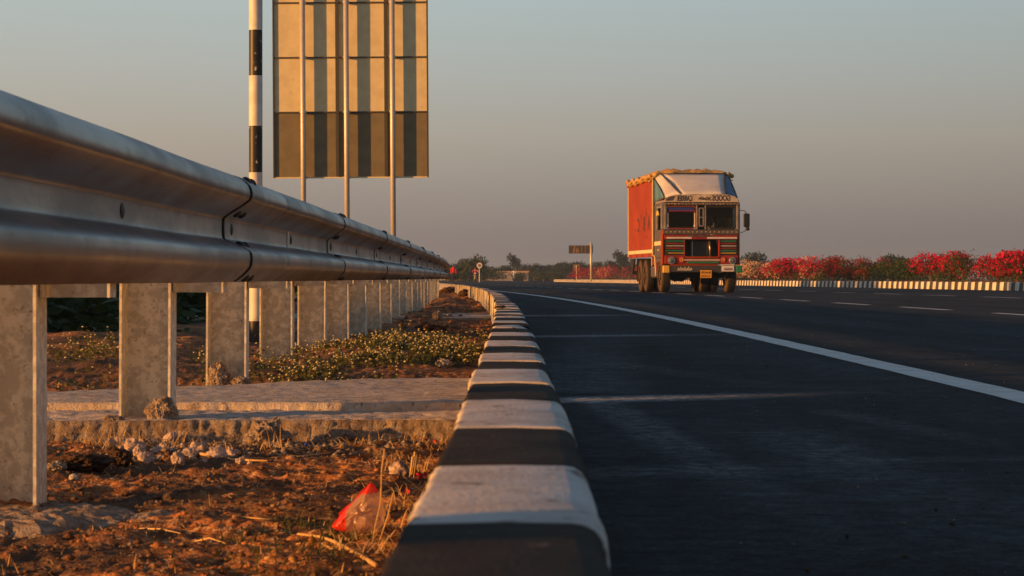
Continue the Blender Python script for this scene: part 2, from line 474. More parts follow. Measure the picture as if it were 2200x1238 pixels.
# near verge: red soil, finely broken
ys_n = np.concatenate([np.geomspace(1.0, 3.2, 40)[:-1], np.geomspace(3.2, 9.6, 900)[:-1], np.geomspace(9.6, 95, 480)])
us_n = np.concatenate([np.linspace(-4.6, -1.9, 55), np.linspace(-1.88, -.062, 235)])
verge = strip("verge", us_n, ys_n, lambda U, Y, X: gh(X, Y), soil)
road_us = [-.02, .3, 1, 2, 4, 8, 12, 16, 19.62]
road = strip("road", road_us, np.concatenate([np.linspace(-75, 0, 20), np.linspace(.5, 120, 240), np.geomspace(121, 1150, 60)]), lambda U, Y, X: 0 * U, asphalt)
far_road = strip("far_road", [23.3, 30, 42.5], np.concatenate([np.linspace(-75, 80, 30), np.geomspace(81, 1150, 60)]), lambda U, Y, X: 0 * U, asphalt)

def along_strip(name, u0, u1, y0, y1, z, m, parent=None, step=.5, kind=None, wob=0.0):
    ys = np.linspace(y0, y1, max(2, int((y1 - y0) / step) + 1))
    def zf(U, Y, X): return 0 * U + z
    o = strip(name, [u0, u1], ys, zf, m, kind=kind, parent=parent)
    if wob:
        co = np.empty(len(o.data.vertices) * 3, np.float32); o.data.vertices.foreach_get("co", co); co = co.reshape(-1, 3)
        co[:, 0] += wob * vnoise(co[:, 1] * 3.1, co[:, 0] * 9, 4); o.data.vertices.foreach_set("co", co.ravel()); o.data.update()
    return o
edge_line = along_strip("edge_line", 1.715, 1.885, -60, 330, .002, paint_line, parent=road, step=.2, wob=.012)
def dash_y(n): return 31.9 + 6.15 * n
far_dashes = []
for u0, w in ((6.05, .13), (11.6, .14)):
    for k in range(-14, 44):
        y = dash_y(k) + (.7 if u0 > 8 else 0)
        if (24 < y < 120):
            along_strip("lane_dash", u0 - w / 2, u0 + w / 2, y, y + 3.4, .002, paint_old, parent=road, step=.5)
        else:
            far_dashes.append((u0, w, y))
V, Fc = [], []
for u0, w, y in far_dashes:
    b = len(V)
    for yy in (y, y + 3.4):
        for s in (-1, 1): V.append((u0 + s * w / 2 + off_s(yy), yy, .004))
    Fc.append((b, b + 1, b + 3, b + 2))
o = link("distant_lane_dashes", np_mesh("distant_lane_dashes", V, Fc), paint_old, road); o["kind"] = "stuff"

# ------------------------------------------------------------------ kerbs
def chaikin(p, n=2, closed=False):
    for _ in range(n):
        q = [] if closed else [p[0]]
        m = len(p)
        for i in range(m if closed else m - 1):
            a, b = p[i], p[(i + 1) % m]
            q.append((a[0] * .75 + b[0] * .25, a[1] * .75 + b[1] * .25)); q.append((a[0] * .25 + b[0] * .75, a[1] * .25 + b[1] * .75))
        if not closed: q.append(p[-1])
        p = q
    return p
def round_corner(a, b, c, r, n=4):
    a, b, c = Vector(a), Vector(b), Vector(c)
    p0 = b + (a - b).normalized() * r; p1 = b + (c - b).normalized() * r
    return [tuple((p0 * (1 - t) + b * t) * (1 - t) + (b * (1 - t) + p1 * t) * t) for t in [i / n for i in range(n + 1)]]
def kerb_profile(w, h, bl, br, rl, rr, zl):
    A, B, C, D = (-w / 2 - bl, zl), (-w / 2, h), (w / 2, h), (w / 2 + br, -.03)
    return [A] + round_corner(A, B, C, rl) + [(0, h + .001)] + round_corner(B, C, D, rr) + [((C[0] + D[0]) / 2, h * .4), D]
def kerb_stone_mesh(name, L, prof, seed, amp, segs=7):
    n = len(prof); V = []; Fc = []
    for i in range(segs + 1):
        t = i / segs
        y = .002 + t * (L - .004)
        e = 1 - (.003 if i in (0, segs) else 0)
        for (x, z) in prof:
            nx = amp * mnoise.noise(Vector((x * 14, y * 9 + seed * 7.3, z * 14))) + .5 * amp * mnoise.noise(Vector((x * 50, y * 40 + seed * 3.1, z * 50)))
            jag = max(0.0, (-x - .045) / .03); nx += min(1.0, jag) * (.0055 * mnoise.noise(Vector((y * 38 + seed * 5.7, seed * 2.3, z * 9))) + .004 * mnoise.noise(Vector((y * 110 + seed * 5.7, seed * 2.3, z * 20)))) * (z > .1)
            V.append((x * e + nx, y, z * e + .7 * nx))
    for i in range(segs):
        for k in range(n - 1):
            Fc.append((i * n + k, i * n + k + 1, (i + 1) * n + k + 1, (i + 1) * n + k))
    Fc2 = [tuple(range(n - 1, -1, -1)), tuple(segs * n + k for k in range(n))]
    me = bpy.data.meshes.new(name); me.from_pydata(V, [], Fc + Fc2)
    bm = bmesh.new(); bm.from_mesh(me); bmesh.ops.recalc_face_normals(bm, faces=bm.faces); bm.to_mesh(me); bm.free()
    for p in me.polygons: p.use_smooth = len(p.vertices) == 4
    return me
near_prof = kerb_profile(.134, .255, .014, .035, .007, .020, -.09)
kerb = empty("kerb", (0, 0, 0), None, None); kerb["kind"] = "structure"
bounds = [-.5, .03, .56, 1.09, 1.628, 2.134, 2.665, 3.30, 3.83, 4.355, 4.82, 5.33]
while bounds[-1] < 420: bounds.append(bounds[-1] + .53)
km = {}
for w in (0, 1):
    for v in range(4):
        me = kerb_stone_mesh("kerb_stone", .53, near_prof, v + 4 * w, .0026, 26)
        me.materials.append(kerb_white if w else kerb_black); km[(w, v)] = me
def drain_stone():
    mb = MB(); L = .53
    prof = kerb_profile(.130, .255, .016, .03, .014, .045, .150)
    top = kerb_stone_mesh("kerb_stone", L, [(x, max(z, .150)) for x, z in prof], 3, .006, 9)
    me = top; bm = bmesh.new(); bm.from_mesh(me)
    for (a, b) in ((0.002, .17), (.40, L - .002)):
        r = bmesh.ops.create_cube(bm, size=1.0)
        for v in r['verts']: v.co = Vector((v.co.x * .155, (a + b) / 2 + v.co.y * (b - a), .03 + v.co.z * .245))
    bm.to_mesh(me); bm.free()
    return me
far_kerb = ([], [], [])
for i in range(len(bounds) - 1):
    y0, y1 = bounds[i], bounds[i + 1]; white = i % 2 == 0
    if y0 < 62:
        if abs(y0 - 7.98) < .1 or abs(y0 - 17.5) < .1 or abs(y0 - 27.06) < .1:
            me = drain_stone(); me.materials.append(kerb_white if white else kerb_black)
        else:
            me = km[(int(white), rnd.randrange(4))]
        o = bpy.data.objects.new("kerb_stone", me); COL.objects.link(o); o.parent = kerb
        o.location = (off_s(y0) - .0065 * max(0.0, 2.3 - y0) + rnd.uniform(-.002, .002), y0, rnd.uniform(-.0012, .0012))
        o.rotation_euler = (R(rnd.uniform(-.12, .12)), R(rnd.uniform(-.6, .6)), yaw_at(y0 + .26) - (.0065 if y0 < 2 else 0) + R(rnd.uniform(-.2, .2)))
        o.scale = (1, (y1 - y0) / .53, 1)
    else:
        b = len(far_kerb[0])
        for yy in (y0 + .003, y1 - .003):
            for (x, z) in ((-.08, -.08), (-.065, .25), (-.05, .255), (.045, .255), (.065, .235), (.095, -.02)): far_kerb[0].append((x + off_s(yy), yy, z))
        for k in range(5): far_kerb[1].append((b + k, b + k + 1, b + 7 + k, b + 6 + k)); far_kerb[2].append(0 if white else 1)
me = np_mesh("distant_kerb_stones", far_kerb[0], far_kerb[1]); me.polygons.foreach_set("material_index", far_kerb[2])
o = link("distant_kerb_stones", me, [kerb_white, kerb_black], kerb); o["kind"] = "stuff"

# median island: soil bed, striped kerb
MU = 19.6
mwhite = M("median_white", (.66, .62, .56), (.52, .48, .43), scale=3, rough=.75, c3=(.3, .24, .18), s3=9, t3=(.62, .74))
mblack = M("median_black", (.035, .032, .03), (.06, .052, .046), scale=3, rough=.75)
MEND = 286.0
median = strip("median", [19.7, 20.2, 21.4, 22.6, 23.2], np.concatenate([np.linspace(-60, 60, 20), np.linspace(62, MEND - 1, 130)]),
               lambda U, Y, X: .235 + .06 * (np.abs(U - 21.4) < 1.4) + .06 * fbm(X * 1.3, Y * .8, 41, 3), soil)
mk = empty("median_kerb", (0, 0, 0), None, None); mk["kind"] = "structure"
mprof = kerb_profile(.16, .285, .03, .0, .03, .015, -.02)
mms = []
for w in (0, 1):
    me = kerb_stone_mesh("kerb_stone", .5, mprof, 9 + w, .006, 3); me.materials.append(mwhite if w else mblack); mms.append(me)
fk = ([], [], [])
def far_stone(acc, u, y0, y1, white, side):
    b = len(acc[0])
    for yy in (y0 + .003, y1 - .003):
        for (x, z) in ((-.11 * side, -.02), (-.08 * side, .265), (-.06 * side, .285), (.08 * side, .28)): acc[0].append((x + u + off_s(yy), yy, z))
    for k in range(3): acc[1].append((b + k, b + k + 1, b + 5 + k, b + 4 + k)); acc[2].append(0 if white else 1)
i = 0; y = -40.0
while y < MEND:
    if 82 < y < 150:
        o = bpy.data.objects.new("kerb_stone", mms[i % 2]); COL.objects.link(o); o.parent = mk
        o.location = (MU + off_s(y) + rnd.uniform(-.006, .006), y, rnd.uniform(-.006, .006)); o.rotation_euler = (0, R(rnd.uniform(-1, 1)), yaw_at(y + .25) + R(rnd.uniform(-.5, .5)))
    else: far_stone(fk, MU, y, y + .5, i % 2 == 1, 1)
    far_stone(fk, 23.3, y, y + .5, i % 2 == 1, -1)
    i += 1; y += .5
# rounded tip
for k in range(12):
    a0, a1 = math.pi * k / 12, math.pi * (k + 1) / 12
    b = len(fk[0]); cx, rr = (MU + 23.3) / 2, (23.3 - MU) / 2
    for a in (a0, a1):
        for (dr, z) in ((.03, -.02), (0, .265), (-.02, .285), (-.16, .28)):
            yy = MEND + (rr + dr) * math.sin(a); fk[0].append((cx - (rr + dr) * math.cos(a) + off_s(yy), yy, z))
    for q in range(3): fk[1].append((b + q, b + q + 1, b + 5 + q, b + 4 + q)); fk[2].append(k % 2)
me = np_mesh("distant_kerb_stones", fk[0], fk[1]); me.polygons.foreach_set("material_index", fk[2])
o = link("distant_kerb_stones", me, [mwhite, mblack], mk); o["kind"] = "stuff"

# ------------------------------------------------------------------ concrete drain chutes across the verge
def chute(name, label, y0f, y1f, x0, x1, ztop, zbot, nx=420, ny=60, rough=.017, fr=8, broken=True):
    """slab with a broken front edge; y0f(x), y1f(x) give its front and back line"""
    xs = np.linspace(x0, x1, nx); V = []; rows = []
    ts = np.linspace(0, 1, ny)
    Y0 = np.array([y0f(x) for x in xs]); Y1 = np.array([y1f(x) for x in xs])
    edge = .014 * fbm(xs * 5, xs * 0 + y0f(0), 77, 5) + .6 * rough * np.maximum(0, fbm(xs * 30, xs * 0, 78, 3))
    # front face rows
    for j in range(fr + 1):
        q = j / fr
        zz = zbot + (ztop - zbot) * q
        bulge = rough * (.25 * fbm(xs * 9, xs * 0 + q * 1, 80, 2) + .55 * fbm(xs * 55, xs * 0 + q * 4.5, 80, 3) + .5 * fbm(xs * 130, xs * 0 + q * 10, 83, 2)) + .022 * (1 - q)
        V.append(np.stack([xs, Y0 + edge - bulge * (1 if j < fr else .3), np.full(nx, zz)], -1))
    for t in ts[1:]:
        yy = Y0 * (1 - t) + Y1 * t + edge * (1 - t) ** 6
        zz = ztop + rough * .40 * fbm(xs * 30, yy * 30, 81, 4) + rough * .5 * fbm(xs * 4, yy * 4, 82, 2)
        V.append(np.stack([xs, yy, zz], -1))
    V.append(np.stack([xs, Y1 + .01, np.full(nx, zbot)], -1))
    nr = len(V); V = np.concatenate(V)
    i = np.arange((nx - 1) * (nr - 1)); a = i // (nx - 1) * nx + i % (nx - 1)
    Fc = np.stack([a, a + 1, a + nx + 1, a + nx], -1)
    o = link(name, np_mesh(name, V, Fc), [concrete, rubble], None, True)
    if broken: o.data.polygons.foreach_set('material_index', np.where(i // (nx - 1) < fr, 1, 0).astype(np.int32))
    return o
c1 = chute("concrete_slab", "", lambda x: 7.00 + .05 * x, lambda x: 7.6, -3.2, -.075, .012, -.09)
tag(c1, "low front concrete step of the drain chute with crumbling lit edge", "concrete slab", "concrete drain chute slabs")
c2 = chute("concrete_slab", "", lambda x: 7.47, lambda x: 9.35 + 1.0 * min(0, x + .45) - .02, -3.2, -.075, .036, -.09, ny=90, rough=.009, broken=False)
tag(c2, "wide concrete drain slab behind the front step, crossing from kerb past the second post", "concrete slab", "concrete drain chute slabs")
c3 = chute("concrete_slab", "", lambda x: 22.5, lambda x: 25.5, -3.2, -.08, .05, -.12, nx=60, ny=20)
tag(c3, "distant concrete drain slab far along the verge beyond the flowering weeds", "concrete slab", "concrete drain chute slabs")

# ------------------------------------------------------------------ W-beam guard rail
rail = empty("guard_rail", (xr(5), 5.2, 0), "long galvanised steel crash barrier on channel posts running along the verge", "crash barrier")
def rail_local(v): return (v[0] - rail.location.x, v[1] - rail.location.y, v[2])
ctrl = [(.030, 0.0), (.050, .012), (.079, .040), (.083, .060), (.083, .075), (.079, .092), (.004, .122), (0, .134), (0, .180), (.004, .190), (.078, .236), (.083, .251), (.083, .263), (.076, .284), (.048, .305), (.028, .312)]
wprof = chaikin(ctrl, 2)
Z0 = .409
def slope_at(z):   # depth of the face at height z above the lower lip
    for (a, b) in zip(wprof, wprof[1:]):
        if a[1] <= z <= b[1]: return a[0] + (b[0] - a[0]) * (z - a[1]) / max(1e-6, b[1] - a[1]), math.atan2(b[0] - a[0], b[1] - a[1])
    return 0, 0
def rail_beam(y0, y1, dent=None, seed=0):
    ys = sorted(set([y0, y0 + .17, y0 + .30, y0 + .345, y0 + .38] + list(np.arange(y0, y1, .2)) + [y1] + ([] if dent is None else [dent + d for d in (-.09, -.05, -.025, 0, .025, .05, .09)])))
    ys = [y for i, y in enumerate(ys) if i == 0 or y - ys[i - 1] > .004]
    n = len(wprof); V = []; Fc = []
    for y in ys:
        lap = .0055 if y <= y0 + .346 else (.0028 if y <= y0 + .385 else 0.0)
        dn = 0 if dent is None else -.010 * math.exp(-((y - dent) / .035) ** 2)
        wv = .002 * mnoise.noise(Vector((y * 1.3, seed, 0)))
        for k, (d, z) in enumerate(wprof): V.append((xr(y) + d + lap + dn * (d > .02) + wv, y, Z0 + z + .0015 * mnoise.noise(Vector((y * .9, 5, seed)))))
        for k, (d, z) in enumerate(wprof): V.append((xr(y) + d + lap + dn * (d > .02) + wv - .004, y, Z0 + z))
    for i in range(len(ys) - 1):
        a, b = i * 2 * n, (i + 1) * 2 * n
        for k in range(n - 1):
            Fc.append((a + k, b + k, b + k + 1, a + k + 1)); Fc.append((a + n + k, a + n + k + 1, b + n + k + 1, b + n + k))
        Fc.append((a, a + n, b + n, b)); Fc.append((a + n - 1, b + n - 1, b + 2 * n - 1, a + 2 * n - 1))
    for a in (0, (len(ys) - 1) * 2 * n):
        for k in range(n - 1): Fc.append((a + k, a + k + 1, a + n + k + 1, a + n + k))
    V = [rail_local(v) for v in V]
    me = np_mesh("rail_beam", V, Fc)
    bm = bmesh.new(); bm.from_mesh(me); bmesh.ops.recalc_face_normals(bm, faces=bm.faces); bm.to_mesh(me); bm.free()
    o = link("rail_beam", me, galv, rail, True)
    o.data.set_sharp_from_angle(angle=R(50)) if hasattr(o.data, "set_sharp_from_angle") else None
    # near-black strip standing in for the shadow gap at the lap edge
    mb = MB()
    for k in range(n - 1):
        q = []
        for (kk) in (k, k + 1):
            d, z = wprof[kk]
            q.append(kk)
        (d0, z0), (d1, z1) = wprof[k], wprof[k + 1]
        x = xr(y0)
        w = .012 if y0 < 20 else .03
        vs = [rail_local(p) for p in ((x + d0 + .0035, y0 - w, Z0 + z0), (x + d0 + .0035, y0 - .0005, Z0 + z0), (x + d1 + .0035, y0 - .0005, Z0 + z1), (x + d1 + .0035, y0 - w, Z0 + z1))]
        mb.add(vs, [(0, 1, 2, 3)])
    mb.build("lap_seam", seam_m, o)
    return o
def bolt_mesh(r, t, ry=1.0):
    mb = MB(); mb.ball((0, 0, 0), (t, r * ry, r), 10, 6); return mb.mesh("bolt")
bm_round = bolt_mesh(.0155, .010, 1.25); bm_round.materials.append(bolt_m)
bm_post = bolt_mesh(.0185, .006, 1.35); bm_post.materials.append(bolt_m)
bm_washer = bm_post
def put_bolt(me, beam, y, zz, lap):
    d, sl = slope_at(zz)
    o = bpy.data.objects.new("bolt", me); COL.objects.link(o); o.parent = beam
    o.location = rail_local((xr(y) + d + lap, y, Z0 + zz)); o.rotation_euler = (0, -sl, 0) if False else (0, sl, 0)
starts = [-.93 + 4 * k for k in range(0, 18)]
for k, s in enumerate(starts):
    e = s + 4.34 if k < len(starts) - 1 else s + 4.2
    b = rail_beam(s, e, 8.27 if k == 2 else None, k)
    if k > 0:
        for zz in (.300, .203, .110, .012):
            for dy in (.10, .235): put_bolt(bm_round, b, s + dy, zz, .0055)
        put_bolt(bm_post, b, s + .17, .157, .0055)
    put_bolt(bm_post, b, s + 2.17, .157, 0)
def channel(w, d, t, z0, z1):
    mb = MB()
    mb.box(-w / 2, w / 2, -t, 0, z0, z1)
    mb.box(-w / 2, -w / 2 + t, -d, -t - .0002, z0, z1)
    mb.box(w / 2 - t, w / 2, -d, -t - .0002, z0, z1)
    return mb
post_me = channel(.15, .12, .007, -.25, .715).mesh("post"); post_me.materials.append(galv_post)
spac_me = channel(.148, .085, .006, .383, .712).mesh("spacer_block"); spac_me.materials.append(galv_post)
for k in range(-2, 33):
    y = 5.2 + 2 * k
    p = bpy.data.objects.new("post", post_me); COL.objects.link(p); p.parent = rail
    p.location = rail_local((xr(y) - .231 + rnd.uniform(-.004, .004), y + rnd.uniform(-.03, .03) * (k > 1), rnd.uniform(-.006, .004)))
    p.rotation_euler = (R(rnd.uniform(-.5, .5)), R(rnd.uniform(-.5, .5)), R(rnd.uniform(-1.2, 1.2)))
    s = bpy.data.objects.new("spacer_block", spac_me); COL.objects.link(s); s.parent = p
    s.location = (.152, -.012, rnd.uniform(-.004, .004))
# mortar heaps at the feet of the first posts
def lump(name, c, r, seed, m, sub=4, amp=.35, freq=1.0, flat=1.0):
    bm = bmesh.new(); bmesh.ops.create_icosphere(bm, subdivisions=sub, radius=1.0)
    sv = Vector((seed * 3.7, seed, 0))
    for v in bm.verts:
        d = v.co.normalized()
        q = 1 + amp * mnoise.noise(d * 1.6 * freq + sv) + amp * .55 * mnoise.noise(d * 3.6 * freq + sv) + amp * .30 * mnoise.noise(d * 8.5 * freq + sv) + .10 * mnoise.noise(d * 19 + sv)
        c_ = mnoise.cell(d * 2.6 * freq + sv) if hasattr(mnoise, 'cell') else 0
        q += .10 * amp * c_
        v.co = Vector((d.x * r[0], d.y * r[1], d.z * r[2] * flat)) * q
    me = bpy.data.meshes.new(name); bm.to_mesh(me); bm.free()
    o = link(name, me, m); o.location = c
    return o
for (x, y, z, r, sd, lab) in ((-1.02, 7.06, .02, (.045, .04, .05), 1, "mortar heap on the right foot of the second barrier post"),
                              (-1.16, 7.03, .0, (.04, .04, .022), 2, "flat mortar smear on the left foot of the second barrier post"),
                              (-1.10, 9.06, .05, (.04, .04, .055), 3, "tall mortar heap on the left foot of the third barrier post"),
                              (-1.02, 9.06, .03, (.04, .04, .022), 4, "small mortar heap on the right foot of the third barrier post"),
                              ):
    tag(lump("concrete_heap", (x, y, z), r, sd, rubble, 5, .24 if sd < 5 else .16, 1.2), lab, "concrete lump", "concrete lumps at the barrier posts")
def pad(c, rx, ry, h, seed, label):
    NT, NR = 120, 34; V = [(0, 0, h)]; Fc = []
    for j in range(1, NR + 1):
        t = j / NR
        for k in range(NT):
            a = 2 * math.pi * k / NT; ca, sa = math.cos(a), math.sin(a)
            q = 1 + .22 * mnoise.noise(Vector((ca * 1.6, sa * 1.6, seed))) + .14 * mnoise.noise(Vector((ca * 5, sa * 5, seed))) + .07 * mnoise.noise(Vector((ca * 14, sa * 14, seed)))
            x, y = rx * q * t * ca, ry * q * t * sa
            z = h * (1 - t ** 7) + .006 * mnoise.noise(Vector((x * 48, y * 48, seed + 2))) + .009 * mnoise.noise(Vector((x * 22, y * 22, seed))) + .006 * abs(mnoise.noise(Vector((x * 70, y * 70, seed)))) * (t > .5) - .02 * (t > .99)
            V.append((x, y, z))
    b = bpy.data.meshes.new("concrete_pad")
    F3 = [(0, 1 + k, 1 + (k + 1) % NT) for k in range(NT)]
    for j in range(NR - 1):
        for k in range(NT): F3.append((1 + j * NT + k, 1 + (j + 1) * NT + k, 1 + (j + 1) * NT + (k + 1) % NT, 1 + j * NT + (k + 1) % NT))
    b.from_pydata(V, [], F3); o = link("concrete_pad", b, rubble); o.location = c
    return tag(o, label, "concrete pad")
pad((-1.05, 5.02, -.105), .33, .26, .042, 3.3, "broken concrete pad round the foot of the nearest barrier post")
pad((-.72, 5.06, -.095), .15, .16, .026, 8.1, "thin grey concrete spill beside the pad of the nearest barrier post")

# ------------------------------------------------------------------ striped pole behind the rail
pz = gz(-1.62, 15.3)
pole = empty("striped_pole", (-1.62, 15.3, pz - .05), "black and white banded pole with chipped paint standing behind the barrier", "pole")
zb = CAMZ - (733 - HOR) / F * 15.3        # foot of the lowest band, seen between the posts
cuts = [-.25]
for py in (690, 583.5, 477, 371, 271, 163, 65, -40, -146, -250, -352): cuts.append(CAMZ + (HOR - py) / F * 15.3)
for i in range(len(cuts) - 1):
    mb = MB(); mb.tube([(0, 0, cuts[i] - pz + .05), (0, 0, cuts[i + 1] - pz + .05)], .0425 + .0004 * (i % 2), 20)
    mb.build("paint_band", pole_black if i % 2 == 0 else pole_white, pole, True).data.set_sharp_from_angle(angle=R(50))
mb = MB(); mb.tube([(0, 0, cuts[-1] - pz + .05), (0, 0, cuts[-1] - pz + .08)], .045, 20); mb.build("pole_cap", pole_black, pole)

# ------------------------------------------------------------------ big road sign seen from behind
SY = 42.0
def SX(px): return (px - 1100) / F * SY
def SZ(py): return CAMZ + (HOR - py) / F * SY
sc_ = (SX(755), SY, gz(SX(755), SY))
sign = empty("road_sign", sc_, "tall grey road sign seen from behind, panels on three thin steel posts", "road sign")
sign.rotation_euler = (0, R(-.35), 0)
sx0, sx1 = SX(590), SX(920)
zs = [SZ(381), SZ(240), SZ(122), SZ(4), SZ(-114)]
cols_px = [590, 728, 833, 920]
cols = [SX(p) for p in cols_px]
LY = .13       # panels stand this far behind the posts
for r in range(4):
    for c in range(3):
        dz, dxx = .006, .005
        mb = MB(); mb.box(cols[c] - sc_[0] + dxx, cols[c + 1] - sc_[0] - dxx, LY + .002 * ((r + c) % 2), LY + .012, zs[r] - sc_[2] + dz, zs[r + 1] - sc_[2] - dz)
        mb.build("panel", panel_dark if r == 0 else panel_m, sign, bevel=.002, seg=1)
mb = MB(); mb.box(sx0 - sc_[0] - .012, sx1 - sc_[0] + .012, LY + .014, LY + .03, zs[0] - sc_[2] - .01, zs[-1] - sc_[2] + .01)
mb.build("backing_sheet", angle_m, sign)
for c, x in enumerate(cols):     # angle irons along the vertical joints: one leg lies on the panel, one stands off it
    mb = MB(); w = .05
    x0 = x - sc_[0]
    if c in (0, 3):
        s = 1 if c == 0 else -1
        mb.box(min(x0 - .02 * s, x0 + .003 * s), max(x0 - .02 * s, x0 + .003 * s), LY - .035, LY + .03, zs[0] - sc_[2], zs[-1] - sc_[2])
    else:
        mb.box(x0 - .045, x0 + .012, LY - .006, LY - .001, zs[0] - sc_[2] + .01, zs[-1] - sc_[2])
        mb.box(x0 + .006, x0 + .012, LY - .045, LY - .0065, zs[0] - sc_[2] + .01, zs[-1] - sc_[2])
    mb.build("angle_iron", angle_m, sign)
for r in range(5):
    z = zs[r] - sc_[2]
    mb = MB(); mb.box(sx0 - sc_[0] - .005, sx1 - sc_[0] + .005, LY - .026, LY - .0015, z - .012, z + .012)
    mb.build("cross_bar", angle_m if r else panel_m, sign)
for px in (653.5, 747, 846):
    x = SX(px) - sc_[0]
    mb = MB(); mb.tube([(x, 0, -.3), (x, 0, zs[-1] - sc_[2] + .1)], .046, 14)
    p = mb.build("post", steel_pole, sign, True)
    for r in range(5):
        mb = MB(); z = zs[r] - sc_[2]; mb.box(x - .06, x + .06, .02, LY - .028, z - .018, z + .018); mb.build("clamp", steel_pole, p)

# ------------------------------------------------------------------ foliage
def quads(C, size, rng, flat=.0, asp=.6):
    n = len(C)
    a = rng.normal(size=(n, 3)); a[:, 2] *= (1 - flat); a /= np.linalg.norm(a, axis=1, keepdims=True)
    b = rng.normal(size=(n, 3)); b -= (b * a).sum(1, keepdims=True) * a; b /= np.linalg.norm(b, axis=1, keepdims=True)
    s = (size * (.6 + .8 * rng.random(n)))[:, None]
    V = np.stack([C - a * s, C + b * s * asp, C + a * s, C - b * s * asp], 1).reshape(-1, 3)
    i = np.arange(n)[:, None] * 4
    return V, np.concatenate([i, i + 1, i + 2, i + 3], 1)
def clump_points(n, lumps, rng, shell=.55):
    w = np.array([l[3] * l[4] * l[5] for l in lumps]); w = w / w.sum()
    k = rng.choice(len(lumps), n, p=w)
    L = np.array(lumps)[k]
    d = rng.normal(size=(n, 3)); d /= np.linalg.norm(d, axis=1, keepdims=True)
    r = (shell + (1 - shell) * rng.random(n)) * (1 + .12 * rng.normal(size=n))
    return L[:, :3] + d * L[:, 3:6] * r[:, None]
def tree_meshes(seed, h, w, n, leaf, low=.25, tall=False, narrow=False):
    rng = np.random.default_rng(seed)
    lumps = []
    for i in range(10):
        a = rng.random() * 6.28; r = w * .34 * rng.random() ** .6
        z = h * (low + (1 - low) * (.25 + .62 * rng.random()))
        q = w * (.17 + .13 * rng.random())
        lumps.append((r * math.cos(a), r * math.sin(a), z, q * 1.15, q * 1.15, q * (.7 if not narrow else 1.1)))
    V, Fc = quads(clump_points(n, lumps, rng, .45), leaf, rng)
    cr = np_mesh("crown", V, Fc)
    mb = MB()
    mb.tube([(0, 0, -.3), (.05 * w * .3, 0, h * .3), (0, .02, h * .62)], [w * .035 + .03, w * .028 + .02, w * .012 + .01], 7)
    for i in range(5):
        l = lumps[i]; z0 = h * (.25 + .07 * i)
        mb.tube([(0, 0, z0), (l[0] * .5, l[1] * .5, (z0 + l[2]) / 2 + .1 * h * .3), (l[0], l[1], l[2])], [w * .018 + .01, w * .012 + .008, .01], 5)
    return cr, mb.mesh("trunk")
def tree(name, meshes, loc, label, cat, group=None, rz=0, sc=(1, 1, 1), leafm=None):
    t = empty(name, loc, label, cat, group, rz)
    t.scale = sc
    for nm, me, m in (("crown", meshes[0], leafm), ("trunk", meshes[1], bark)):
        if not me.materials: me.materials.append(m)
        o = bpy.data.objects.new(nm, me); COL.objects.link(o); o.parent = t
    return t
TA = [tree_meshes(s, 4.2, 4.6, 1500, .17, .15) for s in (1, 2, 3)]
TD = tree_meshes(15, 5.0, 4.8, 4200, .20, .02)
TT = tree_meshes(5, 5.0, 3.0, 900, .16, .45, narrow=True)
TO = [tree_meshes(s, 3.0, 5.2, 1500, .17, .0) for s in (7, 8)]
TR = [tree_meshes(s, 3.0, 5.2, 1500, .17, .0) for s in (9, 10)]
def at_px(px, d, z=0.0): return Vector(((px - 1100) / F * d, d, z))
def top_h(py, d, z0): return CAMZ + (HOR - py) / F * d - z0
far = []   # px, top py, distance, mesh, width px
def place(px, py, d, meshes, mh, mw, wpx, name, label, cat, group, leafm, z0=-.1):
    h = top_h(py, d, z0); w = wpx / F * d
    return tree(name, meshes, at_px(px, d, z0), label, cat, group, rnd.random() * 6.28, (w / mw, w / mw, h / mh), leafm)
g1 = "hazy trees of the distant treeline"
lab1 = "hazy grey-green round-crowned tree in the treeline beyond the road's far end"
for k, (px, py, d, w) in enumerate([(918, 560, 430, 34), (942, 558, 420, 30), (966, 566, 420, 34), (988, 560, 430, 40), (1004, 556, 400, 34), (1050, 571, 440, 40), (1072, 573, 450, 40), (1091, 570, 440, 34), (1128, 566, 430, 36),
                                    (1148, 564, 420, 30), (1166, 572, 440, 40), (1186, 567, 430, 38), (1204, 560, 420, 36), (1224, 566, 430, 40), (1246, 560, 420, 40), (1268, 568, 440, 40), (1290, 563, 430, 36),
                                    (1306, 558, 420, 32), (1322, 562, 430, 34), (1352, 562, 440, 40), (1374, 566, 430, 40), (1398, 560, 420, 40), (1424, 566, 430, 40), (1480, 570, 440, 60), (1540, 568, 430, 60)]):
    place(px, py, d, TA[k % 3], 4.2, 4.6, w * 1.25, "distant_tree", lab1, "tree", g1, leaf_far)
place(1022, 548, 330, TO[0], 3.0, 5.2, 62, "broad_tree", "broad dark tree behind the round sign and the red-shirted motorcycle rider", "tree", None, leaf_olive)
place(982, 566, 340, TO[1], 3.0, 5.2, 90, "broad_tree", "olive green spreading tree behind the walking person in red", "tree", None, leaf_olive)
place(1104, 548, 400, TT, 5.0, 3.0, 30, "tall_tree", "lone tall thin-topped tree rising over the treeline above the white-shirted rider", "tree", None, leaf_far)
place(1337, 541, 380, TT, 5.0, 3.0, 34, "pointed_tree", "tall pointed tree rising just left of the truck", "tree", None, leaf_far)
place(1618, 542, 300, TA[1], 4.2, 4.6, 66, "round_tree", "grey-green tree showing above the blossoms at the truck's mirror side", "tree", None, leaf_far)
place(1664, 556, 320, TA[2], 4.2, 4.6, 60, "round_tree", "low hazy tree behind the cream and pink blossoms right of the truck", "tree", None, leaf_far)
place(1716, 562, 330, TA[0], 4.2, 4.6, 60, "round_tree", "faint low tree top peeping over the pink bougainvillea middle stretch", "tree", None, leaf_far)
